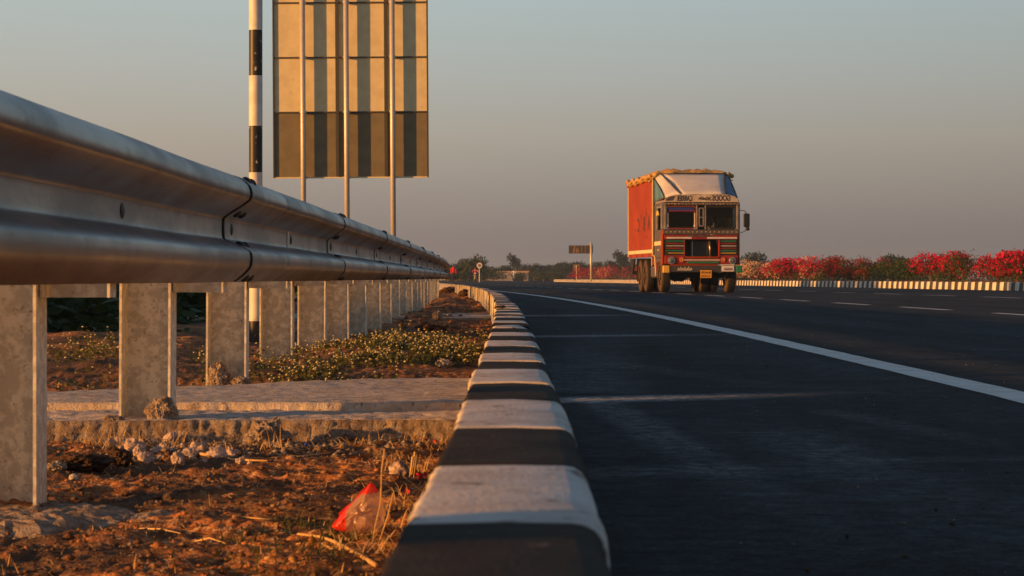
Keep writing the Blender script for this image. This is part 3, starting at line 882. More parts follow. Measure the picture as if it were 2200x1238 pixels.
place(1908, 545, 260, TA[2], 4.2, 4.6, 80, "round_tree", "pale hazy tree over the dark green shrub of the median", "tree", None, leaf_far)
place(1962, 556, 270, TA[1], 4.2, 4.6, 60, "round_tree", "small hazy tree top between dark median shrub and bright pink bushes", "tree", None, leaf_far)
# bushes before the treeline
for k, (px, py, d, w, lab) in enumerate([(1060, 580, 370, 50, "dark low bush beside the foot of the round sign"), (1020, 582, 350, 60, "dark bush behind the red-shirted motorcycle rider"),
                                         (1118, 588, 360, 34, "small bush in front of the pale wall near the white-shirted rider"), (1168, 584, 370, 46, "green bush right of the pale wall"),
                                         (1200, 588, 350, 40, "low bush left of the tip of the flowering median"), (962, 578, 330, 50, "bush behind the crash barrier's far end")]):
    place(px, py, d, TR[k % 2], 3.0, 5.2, w * 1.15, "bush", lab, "bush", None, leaf_olive)
# far-off scrub reads as one mass
rng = np.random.default_rng(5)
n = 16000
sy = 445 + 60 * rng.random(n); sxx = -70 + 150 * rng.random(n)
hh = 1.0 + 1.6 * (vnoise(sxx * .16, sy * .0, 8) + .5) + .8 * (vnoise(sxx * .5, sy * 0, 9) + .5)
V, Fc = quads(np.stack([sxx, sy, -.2 + hh * rng.random(n) ** .8], -1), .34, rng)
tag(link("distant_scrub", np_mesh("distant_scrub", V, Fc), leaf_far), "unbroken hazy scrub below the distant treeline", "scrub", None, "stuff")

# dark bushes below the embankment, seen through the gaps under the rail
TB = []
for s in (21, 22, 23):
    rng = np.random.default_rng(s)
    lumps = [(rng.normal() * .55, rng.normal() * .55, .35 + .9 * rng.random(), .45, .45, .4) for _ in range(9)]
    V, Fc = quads(clump_points(2600, lumps, rng, .4), .055, rng)
    cr = np_mesh("crown", V, Fc)
    mb = MB()
    for l in lumps[:6]: mb.tube([(l[0] * .15, l[1] * .15, -.2), (l[0] * .6, l[1] * .6, l[2] * .6), l[:3]], [.03, .02, .008], 5)
    TB.append((cr, mb.mesh("trunk")))
rb = random.Random(4)
bl = "dark shaded bush below the embankment, seen under the rail"
for k in range(66):
    d = 15.5 + 44 * (k / 65) ** 1.6
    px = 60 + (k * 211 % 470)
    x = (px - 1100) / F * d - rb.random() * 1.2
    x = min(x, off_s(d) - 4.6)
    zg = -.06 - 1.5 * float(sstep(-3.0, -7.0, x - off_s(d)))
    h = (.50 + rb.random() * .16) - zg
    sw = .9 + .5 * rb.random()
    tree("embankment_bush", TB[k % 3], (x, d, zg), bl, "bush", "dark bushes below the embankment", rb.random() * 6.28, (sw * 1.15, sw * 1.15, h / 1.5), leaf_dark)
# unseen trees left of the view, placed so their shadow falls on the median
for k, (x, d) in enumerate(((-24.0, 87.0), (-25.5, 90.5), (-24.0, 94.0), (-24.6, 95.9), (-25.0, 97.5), (-24.0, 101.0), (-25.5, 103.5))):
    t = tree("roadside_tree", TD, (x, d, -1.6), "leafy roadside tree beyond the barrier, shading a stretch of the median", "tree", "roadside trees left of the barrier", k * 1.7, (1.12, 1.12, (8.2 + .3 * (k % 2)) / 5.0), leaf_dark)

# ------------------------------------------------------------------ bougainvillea on the median
def boug(seed, w, h, mix, nl=1500, nb=900):
    rng = np.random.default_rng(seed)
    lumps = []
    for _ in range(22):
        a = rng.random() * 6.28; r = w * .38 * rng.random() ** .5
        q = w * (.14 + .1 * rng.random())
        lumps.append((r * math.cos(a), r * math.sin(a), h * (.10 + .72 * rng.random()), q * 1.1, q * 1.1, q * .9))
    lv = quads(clump_points(nl, lumps, rng, .4), .035, rng)
    tops = sorted(lumps, key=lambda l: -l[2] - .25 * h * rng.random())
    out = [("leaves", lv, leaf_boug)]
    for (nm, frac, m) in mix:
        sel = [tops[i] for i in sorted(rng.choice(len(tops), max(2, int(len(tops) * min(1, frac * .8 + .06))), replace=False))] if frac < .5 else tops[:max(3, int(len(tops) * min(1, frac * .78)))]
        pts = clump_points(int(nb * frac), sel, rng, .85)
        pts = pts[pts[:, 2] > h * (.1 + .2 * rng.random(len(pts)))]
        out.append((nm, quads(pts, .043, rng, asp=.8), m))
    mb = MB()
    for l in lumps[:7]: mb.tube([(l[0] * .2, l[1] * .2, -.05), (l[0] * .7, l[1] * .7, l[2] * .55), l[:3]], [.022, .014, .006], 5)
    res = [(nm, np_mesh(nm, *vf), m) for nm, vf, m in out]
    for nm, me, m in res: me.materials.append(m)
    st = mb.mesh("stems"); st.materials.append(bark)
    return res, st
def shrub(px, py_top, d, wpx, seed, mix, label, name="bougainvillea", cat="flowering shrub", nl=1500, nb=900, zg=.25):
    h = (CAMZ + (HOR - py_top) / F * d - zg) * 0.97; w = wpx / F * d * 1.36
    x = (px - 1100) / F * d
    res, st = boug(seed, w, h, mix, nl, nb)
    t = empty(name, (x, d, zg), label, cat, "shrubs planted along the median")
    for nm, me, m in res: link(nm, me, None, t)
    link("stems", st, None, t)
    return t
def du(px, u):   # distance at which the median line u is seen at pixel px
    d = 80.0
    for _ in range(60): d = (u + off_s(d)) * F / (px - 1100.0)
    return d
P, Rd, Cr = ("pink_blossom", .8, bract_pink), ("red_blossom", .7, bract_red), ("cream_blossom", .6, bract_cream)
UM = 21.3
for (px, py, w, s, mix, lab) in [
    (1590, 566, 56, 31, [("cream_blossom", .75, bract_cream), ("pink_blossom", .2, bract_pink)], "cream bougainvillea right beside the truck's mirror side, first of the row"),
    (1632, 560, 62, 32, [("cream_blossom", .5, bract_cream), ("pink_blossom", .4, bract_pink)], "mixed cream and pink bougainvillea, second to the right of the truck"),
    (1676, 561, 60, 33, [("cream_blossom", .35, bract_cream), ("pink_blossom", .6, bract_pink)], "low pink and cream bougainvillea below the faint low tree"),
    (1708, 558, 60, 34, [("pink_blossom", 1.0, bract_pink)], "solid bright pink bougainvillea left of the cream-flecked one"),
    (1748, 556, 62, 35, [("pink_blossom", .5, bract_pink), ("cream_blossom", .45, bract_cream)], "cream-flecked pink bougainvillea in the middle of the row"),
    (1790, 553, 64, 36, [("red_blossom", .8, bract_red), ("pink_blossom", .2, bract_pink)], "dark red bougainvillea left of the thin forked stem"),
    (1834, 553, 66, 37, [("red_blossom", .45, bract_red)], "thin brownish shrub with a few red blossoms on top, next to the forked stem"),
    (1872, 552, 60, 38, [("red_blossom", .25, bract_red)], "half bare shrub with red tips behind the forked stem"),
    (1912, 556, 74, 39, [("leaf_tip", .02, leaf_boug)], "dark green shrub without blossoms, left one of the two"),
    (1956, 553, 72, 40, [("leaf_tip", .02, leaf_boug)], "dark green shrub without blossoms, beside the bright pink bush"),
    (2006, 546, 78, 41, [("pink_blossom", .8, bract_pink)], "tall bright pink bougainvillea right of the dark green shrubs"),
    (2048, 542, 70, 42, [("pink_blossom", .75, bract_pink)], "pink-crowned bougainvillea with green lower half"),
    (2100, 548, 104, 43, [("pink_blossom", .20, bract_pink), ("cream_blossom", .02, bract_cream)], "mostly green leafy bougainvillea between two pink ones"),
    (2148, 540, 78, 44, [("pink_blossom", .65, bract_pink), ("red_blossom", .3, bract_red)], "tallest pink and red bougainvillea, last whole one at the right"),
    (2196, 538, 84, 45, [("pink_blossom", .75, bract_pink)], "pink bougainvillea cut by the picture's right edge")]:
    shrub(px, py, du(px, UM), w, s, mix, lab, nl=2800, nb=2300)
for k, (px, py, d, w, mix, lab) in enumerate([
    (1240, 584, 255, 36, [("pink_blossom", .4, bract_pink)], "small reddish shrub at the tip of the median, below the square sign"),
    (1264, 580, 246, 40, [("pink_blossom", .8, bract_pink), ("red_blossom", .3, bract_red)], "low red shrub around the foot of the cantilever sign's post"),
    (1292, 576, 238, 44, [("red_blossom", .8, bract_red), ("cream_blossom", .2, bract_cream)], "red shrub with pale flecks right of the cantilever sign"),
    (1318, 573, 231, 44, [("pink_blossom", .8, bract_pink), ("cream_blossom", .3, bract_cream)], "bright red and pink shrub, highest of those left of the truck"),
    (1345, 578, 225, 44, [("red_blossom", .2, bract_red)], "greenish shrub just left of the truck's rear wheels"),
    (1375, 577, 218, 50, [("pink_blossom", .5, bract_pink)], "shrub partly hidden behind the truck's rear wheels")]):
    t = shrub(px, py, d, w * 1.15, 60 + k, mix, lab, nl=700, nb=1200)
mb = MB()   # thin forked stem, lit by the sun
d = du(1856, 20.9); x = (1856 - 1100) / F * d
mb.tube([(0, 0, -.1), (.01, 0, .35), (-.02, 0, .55)], [.022, .016, .012], 6)
for a in ((-.16, .05, .95), (.12, -.03, .98), (-.02, .1, 1.02)): mb.tube([(-.01, 0, .45), (a[0] * .6, a[1], .75), a], [.011, .008, .004], 5)
o = mb.build("sapling", bark_pale, None, True); o.location = (x, d, .24)
tag(o, "thin pale forked stem standing before the dark green median shrubs", "sapling")

# ------------------------------------------------------------------ small signs on the median tip and by the road
def disc(mb, c, r, t, n=24, mi=0):
    mb.tube([(c[0], c[1] - t / 2, c[2]), (c[0], c[1] + t / 2, c[2])], r, n, mi)
d = 236.0
k = d / F
sg = empty("cantilever_sign", ((1270 - 1100) * k, d, .2), "dark striped board held out on the left of one tall pale post", "road sign")
mb = MB(); mb.tube([(0, 0, -.1), (0, 0, CAMZ + (HOR - 520) * k - .2)], .115, 10); mb.build("post", steel_pole, sg, True)
zt, zb2 = CAMZ + (HOR - 527.5) * k - .2, CAMZ + (HOR - 545) * k - .2
brown = M("sign_board_brown", (.055, .042, .036), (.04, .033, .028), scale=2, rough=.7)
tanm = M("sign_board_tan", (.20, .13, .075), (.16, .105, .065), scale=2, rough=.7)
mb = MB(); mb.box(-48 * k, 4 * k, .13, .18, zb2, zt); mb.build("board", brown, sg)
for (a, b, c_) in ((-40, 4, 3), (-33, 3, 0), (-28, 4, -5), (-21, 2, 0), (-13, 2, 0)):
    mb = MB(); mb.prism([(a * k, zb2 + .03), ((a + b) * k, zb2 + .03), ((a + b + c_) * k, zt - .03), ((a + c_) * k, zt - .03)], 'y', .10, .128); mb.build("stripe", tanm, sg)
sq = empty("square_sign", ((1238.5 - 1100) * 250 / F, 250, .2), "small tan square sign on the flowering tip of the median", "road sign")
k = 250 / F
mb = MB(); mb.box(-6.5 * k, 6.5 * k, .03, .06, CAMZ + (HOR - 583) * k - .2, CAMZ + (HOR - 568.5) * k - .2); mb.build("board", tanm, sq)
mb = MB(); mb.tube([(0, 0, -.1), (0, 0, CAMZ + (HOR - 570) * k - .2)], .04, 8); mb.build("post", steel_pole, sq)
k = 262 / F
rs = empty("round_sign", ((1030 - 1100) * k, 262, -.05), "round cream sign on a pale post beside the red-shirted motorcycle rider", "road sign")
mb = MB(); mb.tube([(0, 0, -.1), (0, 0, CAMZ + (HOR - 566) * k + .05)], .05, 8); mb.build("post", pole_white, rs)
mb = MB(); disc(mb, (0, -.06, CAMZ + (HOR - 570.5) * k + .05), .30, .03); mb.build("disc", pole_white, rs)
mb = MB(); disc(mb, (0, -.085, CAMZ + (HOR - 570.5) * k + .05), .16, .01); mb.build("symbol_patch", tanm, rs)
# low pale wall / culvert parapet far ahead
d = 400; k = d / F
wallm = M("pale_wall", (.26, .245, .24), (.21, .20, .195), scale=1, rough=.85)
capm = M("pinkish_coping", (.40, .27, .22), (.36, .24, .20), scale=1, rough=.85)
wl_ = empty("culvert_wall", ((1085 - 1100) * k, d, -.1), "low pale culvert wall with pinkish coping at the far end of the road", "wall")
zt = CAMZ + (HOR - 586) * k + .1
mb = MB()
L0, L1 = -75 * k, 50 * k
arch = [(2.2 + .9 * math.cos(a), .05 + .75 * math.sin(a)) for a in [math.pi * i / 10 for i in range(11)]]
mb.prism([(L0, 0), (2.2 - .9, 0)] + arch[::-1] + [(2.2 + .9, 0), (L1, 0), (L1, zt), (L0, zt)], 'y', 0, .4); mb.build("wall", wallm, wl_)
mb = MB(); mb.box(L0 - .1, L1 + .1, -.12, .5, zt + .002, zt + .28); mb.build("coping", capm, wl_)
mb = MB()
for i in range(5): mb.ball((rnd.uniform(-.2, .2), rnd.uniform(-.2, .2), .08), (.16, .12, .1), 7, 5, jit=.4)

# ------------------------------------------------------------------ people (one skinned body each)
skin_m = M("skin", (.22, .11, .06), rough=.6)
hair_m = M("black_hair", (.012, .010, .009), rough=.6)
red_cloth = M("red_jacket_cloth", (.62, .015, .02), (.50, .012, .018), scale=9, rough=.85)
pink_cloth = M("pink_shirt_cloth", (.50, .06, .09), (.60, .22, .26), scale=5, rough=.85)
white_cloth = M("white_shirt_cloth", (.80, .76, .70), (.72, .68, .62), scale=6, rough=.85)
dark_cloth = M("dark_trousers_cloth", (.03, .03, .035), rough=.9)
teal_cloth = M("teal_cloth", (.05, .11, .12), rough=.9)
def body(name, J, E, zone, mats, parent=None):
    """J: joint -> (x, y, z, r); E: edges; zone(face centre) -> material index"""
    ks = list(J); me = bpy.data.meshes.new(name)
    me.from_pydata([J[k][:3] for k in ks], [(ks.index(a), ks.index(b)) for a, b in E], [])
    o = bpy.data.objects.new(name, me); COL.objects.link(o)
    sk = o.modifiers.new("skin", 'SKIN'); sk.use_smooth_shade = True
    sv = me.skin_vertices[0].data
    for i, k in enumerate(ks):
        sv[i].radius = (J[k][3], J[k][3] * (J[k][4] if len(J[k]) > 4 else 1)); sv[i].use_root = (k == 'pelvis')
    sub = o.modifiers.new("sub", 'SUBSURF'); sub.levels = 1; sub.render_levels = 1
    dg = bpy.context.evaluated_depsgraph_get()
    nm = bpy.data.meshes.new_from_object(o.evaluated_get(dg))
    bpy.data.objects.remove(o)
    for m in mats: nm.materials.append(m)
    for p in nm.polygons: p.material_index = zone(p.center); p.use_smooth = True
    nm.name = name
    r = bpy.data.objects.new(name, nm); COL.objects.link(r); r.parent = parent
    return r
EDG = [('pelvis', 'waist'), ('waist', 'chest'), ('chest', 'neck'), ('neck', 'head'), ('head', 'crown')]
for s in 'LR':
    EDG += [('chest', 'sh' + s), ('sh' + s, 'el' + s), ('el' + s, 'wr' + s), ('wr' + s, 'ha' + s), ('pelvis', 'hip' + s), ('hip' + s, 'kn' + s), ('kn' + s, 'an' + s), ('an' + s, 'to' + s)]
def standing(stride=.0):
    J = dict(pelvis=(0, 0, .95, .13, .8), waist=(0, 0, 1.10, .125, .75), chest=(0, -.01, 1.33, .15, .75), neck=(0, 0, 1.50, .055), head=(0, -.02, 1.60, .085, 1.1), crown=(0, -.01, 1.69, .07))
    for s, q in (('L', -1), ('R', 1)):
        f = stride * q
        J['sh' + s] = (q * .19, 0, 1.42, .06); J['el' + s] = (q * .25, .03 - f * .5, 1.14, .045); J['wr' + s] = (q * .26, -.05 - f * .8, .90, .032); J['ha' + s] = (q * .26, -.07 - f * .9, .81, .036)
        J['hip' + s] = (q * .10, 0, .90, .092); J['kn' + s] = (q * .11, f * .5 - .02, .50, .062); J['an' + s] = (q * .11, f, .09, .042); J['to' + s] = (q * .12, f - .16, .04, .036)
    return J
def riding():
    J = dict(pelvis=(0, .15, .84, .14, .9), waist=(0, .12, 1.0, .13, .8), chest=(0, .02, 1.23, .16, .8), neck=(0, -.02, 1.40, .055), head=(0, -.05, 1.51, .088, 1.1), crown=(0, -.04, 1.60, .075))
    for s, q in (('L', -1), ('R', 1)):
        J['sh' + s] = (q * .20, .01, 1.32, .062); J['el' + s] = (q * .32, -.18, 1.13, .045); J['wr' + s] = (q * .31, -.40, 1.05, .034); J['ha' + s] = (q * .31, -.48, 1.04, .038)
        J['hip' + s] = (q * .12, .12, .80, .095); J['kn' + s] = (q * .23, -.28, .72, .068); J['an' + s] = (q * .20, -.10, .33, .045); J['to' + s] = (q * .20, -.27, .29, .038)
    return J
def person(loc, J, top, legs, label, rz=0.0, sc=1.0, split=.97):
    p = empty("person", loc, label, "person", None, rz); p.scale = (sc, sc, sc)
    hz = J['neck'][2] + .02
    def zone(c):
        if c.z > hz: return 0
        if abs(c.x) > .2 and any((Vector(J['ha' + s][:3]) - c).length < .07 for s in 'LR'): return 0
        if c.z < .10 and split > .9: return 3
        return 1 if c.z > split or (abs(c.x) > .21 and c.z > .82) else 2
    body("body", J, EDG, zone, [skin_m, top, legs, hair_m], p)
    hx, hy, hh = J['head'][:3]
    mb = MB(); mb.ball((hx, hy + .03, hh + .06), (.098, .105, .085), 10, 6); mb.build("hair", hair_m, p, True)
    mb = MB()
    for q in (-1, 1): mb.ball((hx + q * .034, hy - .098, hh + .02), (.013, .010, .009), 6, 4)
    mb.build("eyes", hair_m, p)
    mb = MB(); mb.ball((hx, hy - .105, hh - .015), (.014, .02, .022), 6, 4); mb.build("nose", skin_m, p)
    return p
def motorbike(loc, tank_m, label, rz=0.0, sc=1.0):
    b = empty("motorbike", loc, label, "motorbike", None, rz); b.scale = (sc, sc, sc)
    for y in (-.66, .66):
        mb = MB(); N = 20
        pts = [(0, y + .25 * math.cos(2 * math.pi * i / N), .30 + .25 * math.sin(2 * math.pi * i / N)) for i in range(N + 1)]
        mb.tube(pts, .05, 8, cap=False); w = mb.build("wheel", tyre_m, b, True)
        mb = MB(); mb.tube([(-.03, y, .30), (.03, y, .30)], .10, 12)
        for i in range(6): mb.tube([(0, y, .3), (0, y + .22 * math.cos(i * 1.047), .3 + .22 * math.sin(i * 1.047))], .01, 5)
        mb.build("rim", chrome_m, w)
    mb = MB()
    for q in (-1, 1): mb.tube([(q * .07, -.66, .30), (q * .08, -.50, .80), (q * .06, -.45, .98)], .022, 6)
    mb.build("fork", chrome_m, b)
    mb = MB(); mb.tube([(-.34, -.46, 1.03), (-.1, -.42, 1.02), (.1, -.42, 1.02), (.34, -.46, 1.03)], .018, 6); mb.build("handlebar", black_m, b)
    mb = MB(); mb.ball((0, -.60, .86), (.10, .09, .10), 12, 8); mb.build("headlamp", lamp_glass, b, True)
    mb = MB(); mb.ball((0, -.18, .82), (.15, .27, .12), 12, 8); mb.build("tank", tank_m, b, True)
    mb = MB(); mb.ball((0, .32, .78), (.13, .36, .06), 12, 6); mb.build("seat", black_m, b, True)
    mb = MB(); mb.box(-.13, .13, -.22, .20, .30, .62); mb.tube([(0, -.45, .9), (0, -.1, .62), (0, .66, .42)], .04, 6); mb.build("engine", black_m, b, bevel=.02)
    mb = MB(); mb.prism([(-.60, .57), (-.90, .50), (-.90, .52), (-.60, .60)], 'x', -.055, .055); mb.build("mudguard", tank_m, b)
    mb = MB()
    for q in (-1, 1): mb.tube([(q * .28, -.45, 1.03), (q * .34, -.42, 1.2)], .008, 5); mb.ball((q * .36, -.42, 1.23), (.05, .015, .04), 8, 5)
    mb.build("mirrors", black_m, b)
    return b
tyre_m = M("tyre_rubber", (.014, .013, .013), (.022, .020, .018), scale=6, rough=.85)
chrome_m = M("dull_chrome", (.45, .44, .42), rough=.35, metal=.9)
black_m = M("black_paint", (.012, .012, .013), rough=.5)
lamp_glass = M("lamp_glass", (.07, .075, .075), (.16, .16, .15), scale=14, rough=.12, spec=.6)

d = 235.0
person(((974 - 1100) / F * d, d, 0), standing(.16), red_cloth, dark_cloth, "person in a red jacket and dark trousers walking by the barrier's far end")
d = 268.0; x = (1021 - 1100) / F * d
person((x, d, .0), riding(), pink_cloth, dark_cloth, "person in a red and pink shirt riding the motorbike beside the round sign", 0, 1, .88)
motorbike((x, d, 0), black_m, "dark motorbike coming up the road beside the round sign")
d = 335.0; x = (1104 - 1100) / F * d
person((x, d, .0), riding(), white_cloth, teal_cloth, "person in a pale shirt riding in front of the pale wall", 0, 1, .88)
motorbike((x, d, 0), M("white_tank", (.5, .47, .42), rough=.4), "pale motorbike coming up the road in front of the pale wall")

# ------------------------------------------------------------------ the goods truck
TRK = (5.48, 70.0, 0.0); TYAW = R(5.0)
truck = empty("goods_truck", TRK, "orange box truck with white cab fairing, striped red grille and mirrored lettering over the windscreen", "truck", None, TYAW)
truck.scale = (.962, .962, .985)
def tb(name, b, m, bev=.008, parent=None): return box(name, parent or truck, b, m, bev)
orange = M("truck_orange", (.275, .042, .002), (.22, .033, .002), scale=1.1, rough=.6, spec=.12, c3=(.22, .036, .008), s3=3.5, t3=(.60, .72))
red = M("truck_red", (.27, .020, .008), (.17, .015, .008), scale=2.4, rough=.45, spec=.4)
dkred = M("truck_dull_red", (.22, .035, .02), (.14, .028, .018), scale=3, rough=.7)
cream = M("truck_cream", (.66, .56, .34), (.56, .46, .27), scale=2.5, rough=.55)
white = M("truck_white", (.62, .58, .55), (.50, .46, .44), scale=2, rough=.5)
green = M("truck_green", (.015, .17, .095), rough=.45)
yellow = M("truck_yellow", (.62, .36, .05), rough=.5)
grey = M("truck_grey", (.095, .078, .075), (.07, .056, .055), scale=3, rough=.5)
greyl = M("truck_pillar_grey", (.24, .22, .215), (.16, .15, .15), scale=4, rough=.45)
dark = M("truck_dark", (.018, .017, .017), rough=.8)
inner = M("truck_interior", (.02, .021, .022), rough=.9)
steel = M("truck_bumper_grey", (.05, .047, .047), (.06, .055, .055), scale=5, rough=.5, metal=.2)
blue = M("fairing_blue", (.05, .14, .26), (.09, .20, .28), scale=3, rough=.6)
canvas = M("fairing_white", (.70, .64, .56), (.58, .53, .48), scale=1.6, rough=.55)
tarp_m = M("tarp", (.50, .31, .10), (.34, .20, .075), scale=5, rough=.8, bump=.4, bscale=18, c3=(.08, .10, .12), s3=2.4, t3=(.60, .70))
plate_m = M("number_plate_yellow", (.62, .30, .03), rough=.5)
ink = M("sign_ink", (.05, .022, .018), rough=.7)
faded = M("faded_lettering", (.045, .025, .02), rough=.7)
banner_b = M("banner_blue", (.02, .045, .26), rough=.6)
dust_tyre = M("dusty_tyre_wall", (.085, .052, .034), (.055, .036, .025), scale=5, rough=.9)
glass = bpy.data.materials.new("windscreen_glass"); glass.use_nodes = True
gn, gl = glass.node_tree.nodes, glass.node_tree.links
gt = gn.new("ShaderNodeBsdfTransparent"); gt.inputs[0].default_value = (.30, .33, .34, 1)
gg = gn.new("ShaderNodeBsdfGlossy"); gg.inputs["Roughness"].default_value = .04; gg.inputs[0].default_value = (.35, .35, .36, 1)
gf = gn.new("ShaderNodeFresnel"); gf.inputs[0].default_value = 1.45
gm = gn.new("ShaderNodeMixShader"); gl.new(gf.outputs[0], gm.inputs[0]); gl.new(gt.outputs[0], gm.inputs[1]); gl.new(gg.outputs[0], gm.inputs[2])
gl.new(gm.outputs[0], gn["Material Output"].inputs[0])

# running gear
for x in (-.42, .42): tb("chassis_rail", (x - .05, x + .05, .25, 7.3, .70, .95), dark)
tb("cross_member", (-.47, .47, 2.0, 2.12, .72, .92), dark); tb("cross_member", (-.47, .47, 6.9, 7.02, .72, .92), dark)
tb("engine_block", (-.36, .36, .55, 1.7, .62, 1.3), dark, .03)
def wheel(x, y, r=.505, w=.27, face=-1):
    mb = MB(); N = 28
    prof = [(-w / 2, r * .58), (-w / 2 - .006, r * .80), (-w / 2 + .012, r * .95), (-w / 2 + .05, r), (w / 2 - .05, r), (w / 2 - .012, r * .95), (w / 2 + .006, r * .80), (w / 2, r * .58)]
    n = len(prof); vs = []; fs = []; mi = []
    for i in range(N):
        a = 2 * math.pi * i / N
        for (px, pr) in prof: vs.append((x + px, y + pr * math.cos(a), .505 + pr * math.sin(a)))
    b = MB()
    for i in range(N):
        j = (i + 1) % N
        for k in range(n - 1):
            fs.append((i * n + k, j * n + k, j * n + k + 1, i * n + k + 1)); mi.append(1 if k in (0, 1, n - 2, n - 3) else 0)
    b.v = vs; b.f = [list(f) for f in fs]; b.m = mi
    o = b.build("wheel", [tyre_m, dust_tyre], truck, True)
    mb = MB()
    mb.tube([(x - w * .40, y, .505), (x + w * .40, y, .505)], r * .585, 24)
    mb.tube([(x - w * .52, y, .505), (x + w * .52, y, .505)], r * .25, 16)
    for i in range(8):
        a = i * math.pi / 4
        mb.tube([(x - w * .45, y + .2 * math.cos(a), .505 + .2 * math.sin(a)), (x + w * .45, y + .2 * math.cos(a), .505 + .2 * math.sin(a))], .022, 6)
    mb.build("rim", dust_tyre, o)
    mb = MB()
    for i in range(N):
        a = 2 * math.pi * (i + .5) / N
        c, s = math.cos(a), math.sin(a)
        mt = Matrix.Translation((x, y + (r - .002) * c, .505 + (r - .002) * s)) @ Matrix.Rotation(a, 4, 'X')
        mb.box(-w * .34, w * .34, -.007, .007, -.026, .026, mat=mt)
    mb.build("tread_block", tyre_m, o)
for x in (-1.0, 1.0): wheel(x, .88)
for y in (3.95, 5.12):
    for x in (-1.02, -.70, .70, 1.02): wheel(x, y, w=.25)
for y in (.88, 3.95, 5.12):
    mb = MB(); mb.tube([(-.95, y, .505), (.95, y, .505)], .075, 10); mb.ball((.0, y, .505), .19 if y > 2 else .08, 12, 8); mb.build("axle", dark, truck, True)
tb("fuel_tank", (-1.10, -.62, 1.98, 3.05, .44, .80), grey, .06)
tb("tool_locker", (-1.02, -.55, 2.2, 3.3, .82, 1.08), dkred, .02)
tb("mudflap", (-1.16, -.58, 5.72, 5.74, .32, 1.05), dark); tb("mudflap", (.58, 1.16, 5.72, 5.74, .32, 1.05), dark)
mb = MB(); mb.prism([(6.4, 1.05), (7.4, 1.05), (7.4, .98), (6.9, .60), (6.82, .60)], 'x', -1.15, -1.10); mb.build("underrun_bracket", dark, truck)
tb("underrun_bar", (-1.1, 1.1, 7.2, 7.3, .55, .66), dark)

# box body
bx0, bx1, by0, by1, bz0, bz1 = -1.20, 1.20, 1.90, 7.40, 1.13, 3.46
tb("box_floor", (bx0, bx1, by0, by1, bz0 - .02, bz0 + .05), dkred)
for k in range(4):      # side sheets
    a, b = by0 + .04 + (by1 - by0 - .08) * k / 4, by0 + .04 + (by1 - by0 - .08) * (k + 1) / 4
    tb("side_sheet", (bx0, bx0 + .03, a + .002, b - .002, bz0 + .17, bz1), orange, .003)
    tb("side_sheet", (bx1 - .03, bx1, a + .002, b - .002, bz0 + .17, bz1), orange, .003)
tb("front_wall", (bx0 + .04, bx1 - .04, by0, by0 + .03, bz0 + .06, bz1), orange)
tb("rear_door", (bx0 + .04, -.005, by1 - .03, by1, bz0 + .06, bz1), orange); tb("rear_door", (.005, bx1 - .04, by1 - .03, by1, bz0 + .06, bz1), orange)
for (x, y) in ((bx0, by0), (bx1, by0), (bx0, by1), (bx1, by1)): tb("corner_post", (x - .022, x + .022, y - .022, y + .022, bz0 - .02, bz1 + .02), cream)
tb("side_band", (bx0 - .012, bx0 + .02, by0 + .03, by1 - .03, bz0 + .055, bz0 + .165), cream)
tb("side_band", (bx1 - .02, bx1 + .012, by0 + .03, by1 - .03, bz0 + .055, bz0 + .165), cream)
tb("skirt_band", (bx0 - .008, bx0 + .02, by0 + .03, by1 - .03, bz0 - .06, bz0 + .05), orange)
mb = MB()
for k in range(4): mb.box(bx0 - .014, bx0 - .006, by0 + .7 + 1.35 * k, by0 + .76 + 1.35 * k, bz0 - .07, bz0 + .05)
mb.build("tie_hooks", dark, truck)
tb("roof_rail", (bx0, bx1, by0, by0 + .05, bz1 + .002, bz1 + .05), orange)
mb = MB()
for k in range(11): mb.ball((bx0 - .003, by0 + .12, bz0 + .35 + k * .2), .018, 6, 4)
for k in range(11): mb.ball((bx0 - .003, by0 + 1.5, bz0 + .35 + k * .2), .012, 6, 4)
mb.build("rivet", dark, truck)
def text(name, s, size, loc, rot, m, mirror=True, parent=None, ext=.004, sx=1.0):
    c = bpy.data.curves.new(name, 'FONT'); c.body = s; c.size = size; c.extrude = ext; c.align_x = 'CENTER'; c.align_y = 'CENTER'; c.resolution_u = 3
    c.offset = size * .022
    o = bpy.data.objects.new(name, c); COL.objects.link(o); c.materials.append(m)
    dg = bpy.context.evaluated_depsgraph_get(); me = bpy.data.meshes.new_from_object(o.evaluated_get(dg)); bpy.data.objects.remove(o)
    if mirror: sx = -sx
    for v in me.vertices: v.co.x *= sx
    if mirror: me.flip_normals()
    o = bpy.data.objects.new(name, me); COL.objects.link(o); o.location = loc; o.rotation_euler = rot; o.parent = parent or truck
    return o
# faded letters painted on the box side (the photograph shows them mirrored)
for s, y, z, sz, w in (("A", 2.72, 2.10, .62, 1.15), ("B", 3.75, 2.08, .62, 1.15), ("C", 5.05, 2.06, .60, 1.15)):
    text("side_letter", s, sz, (bx0 - .003, y, z), (R(90), 0, R(-90)), faded, True, None, .002, w)
mb = MB()
for (y, z, a, b) in ((3.25, 2.33, .10, .10), (4.35, 2.30, .10, .10), (5.75, 1.90, .14, .08), (3.3, 2.42, .05, .16)): mb.box(bx0 - .004, bx0 - .001, y, y + a, z, z + b)
for _ in range(12):
    y, z = rnd.uniform(2.3, 6.6), rnd.uniform(1.55, 2.4); mb.box(bx0 - .0035, bx0 - .001, y, y + rnd.uniform(.03, .12), z, z + rnd.uniform(.02, .06))
mb.build("side_marks", faded, truck)
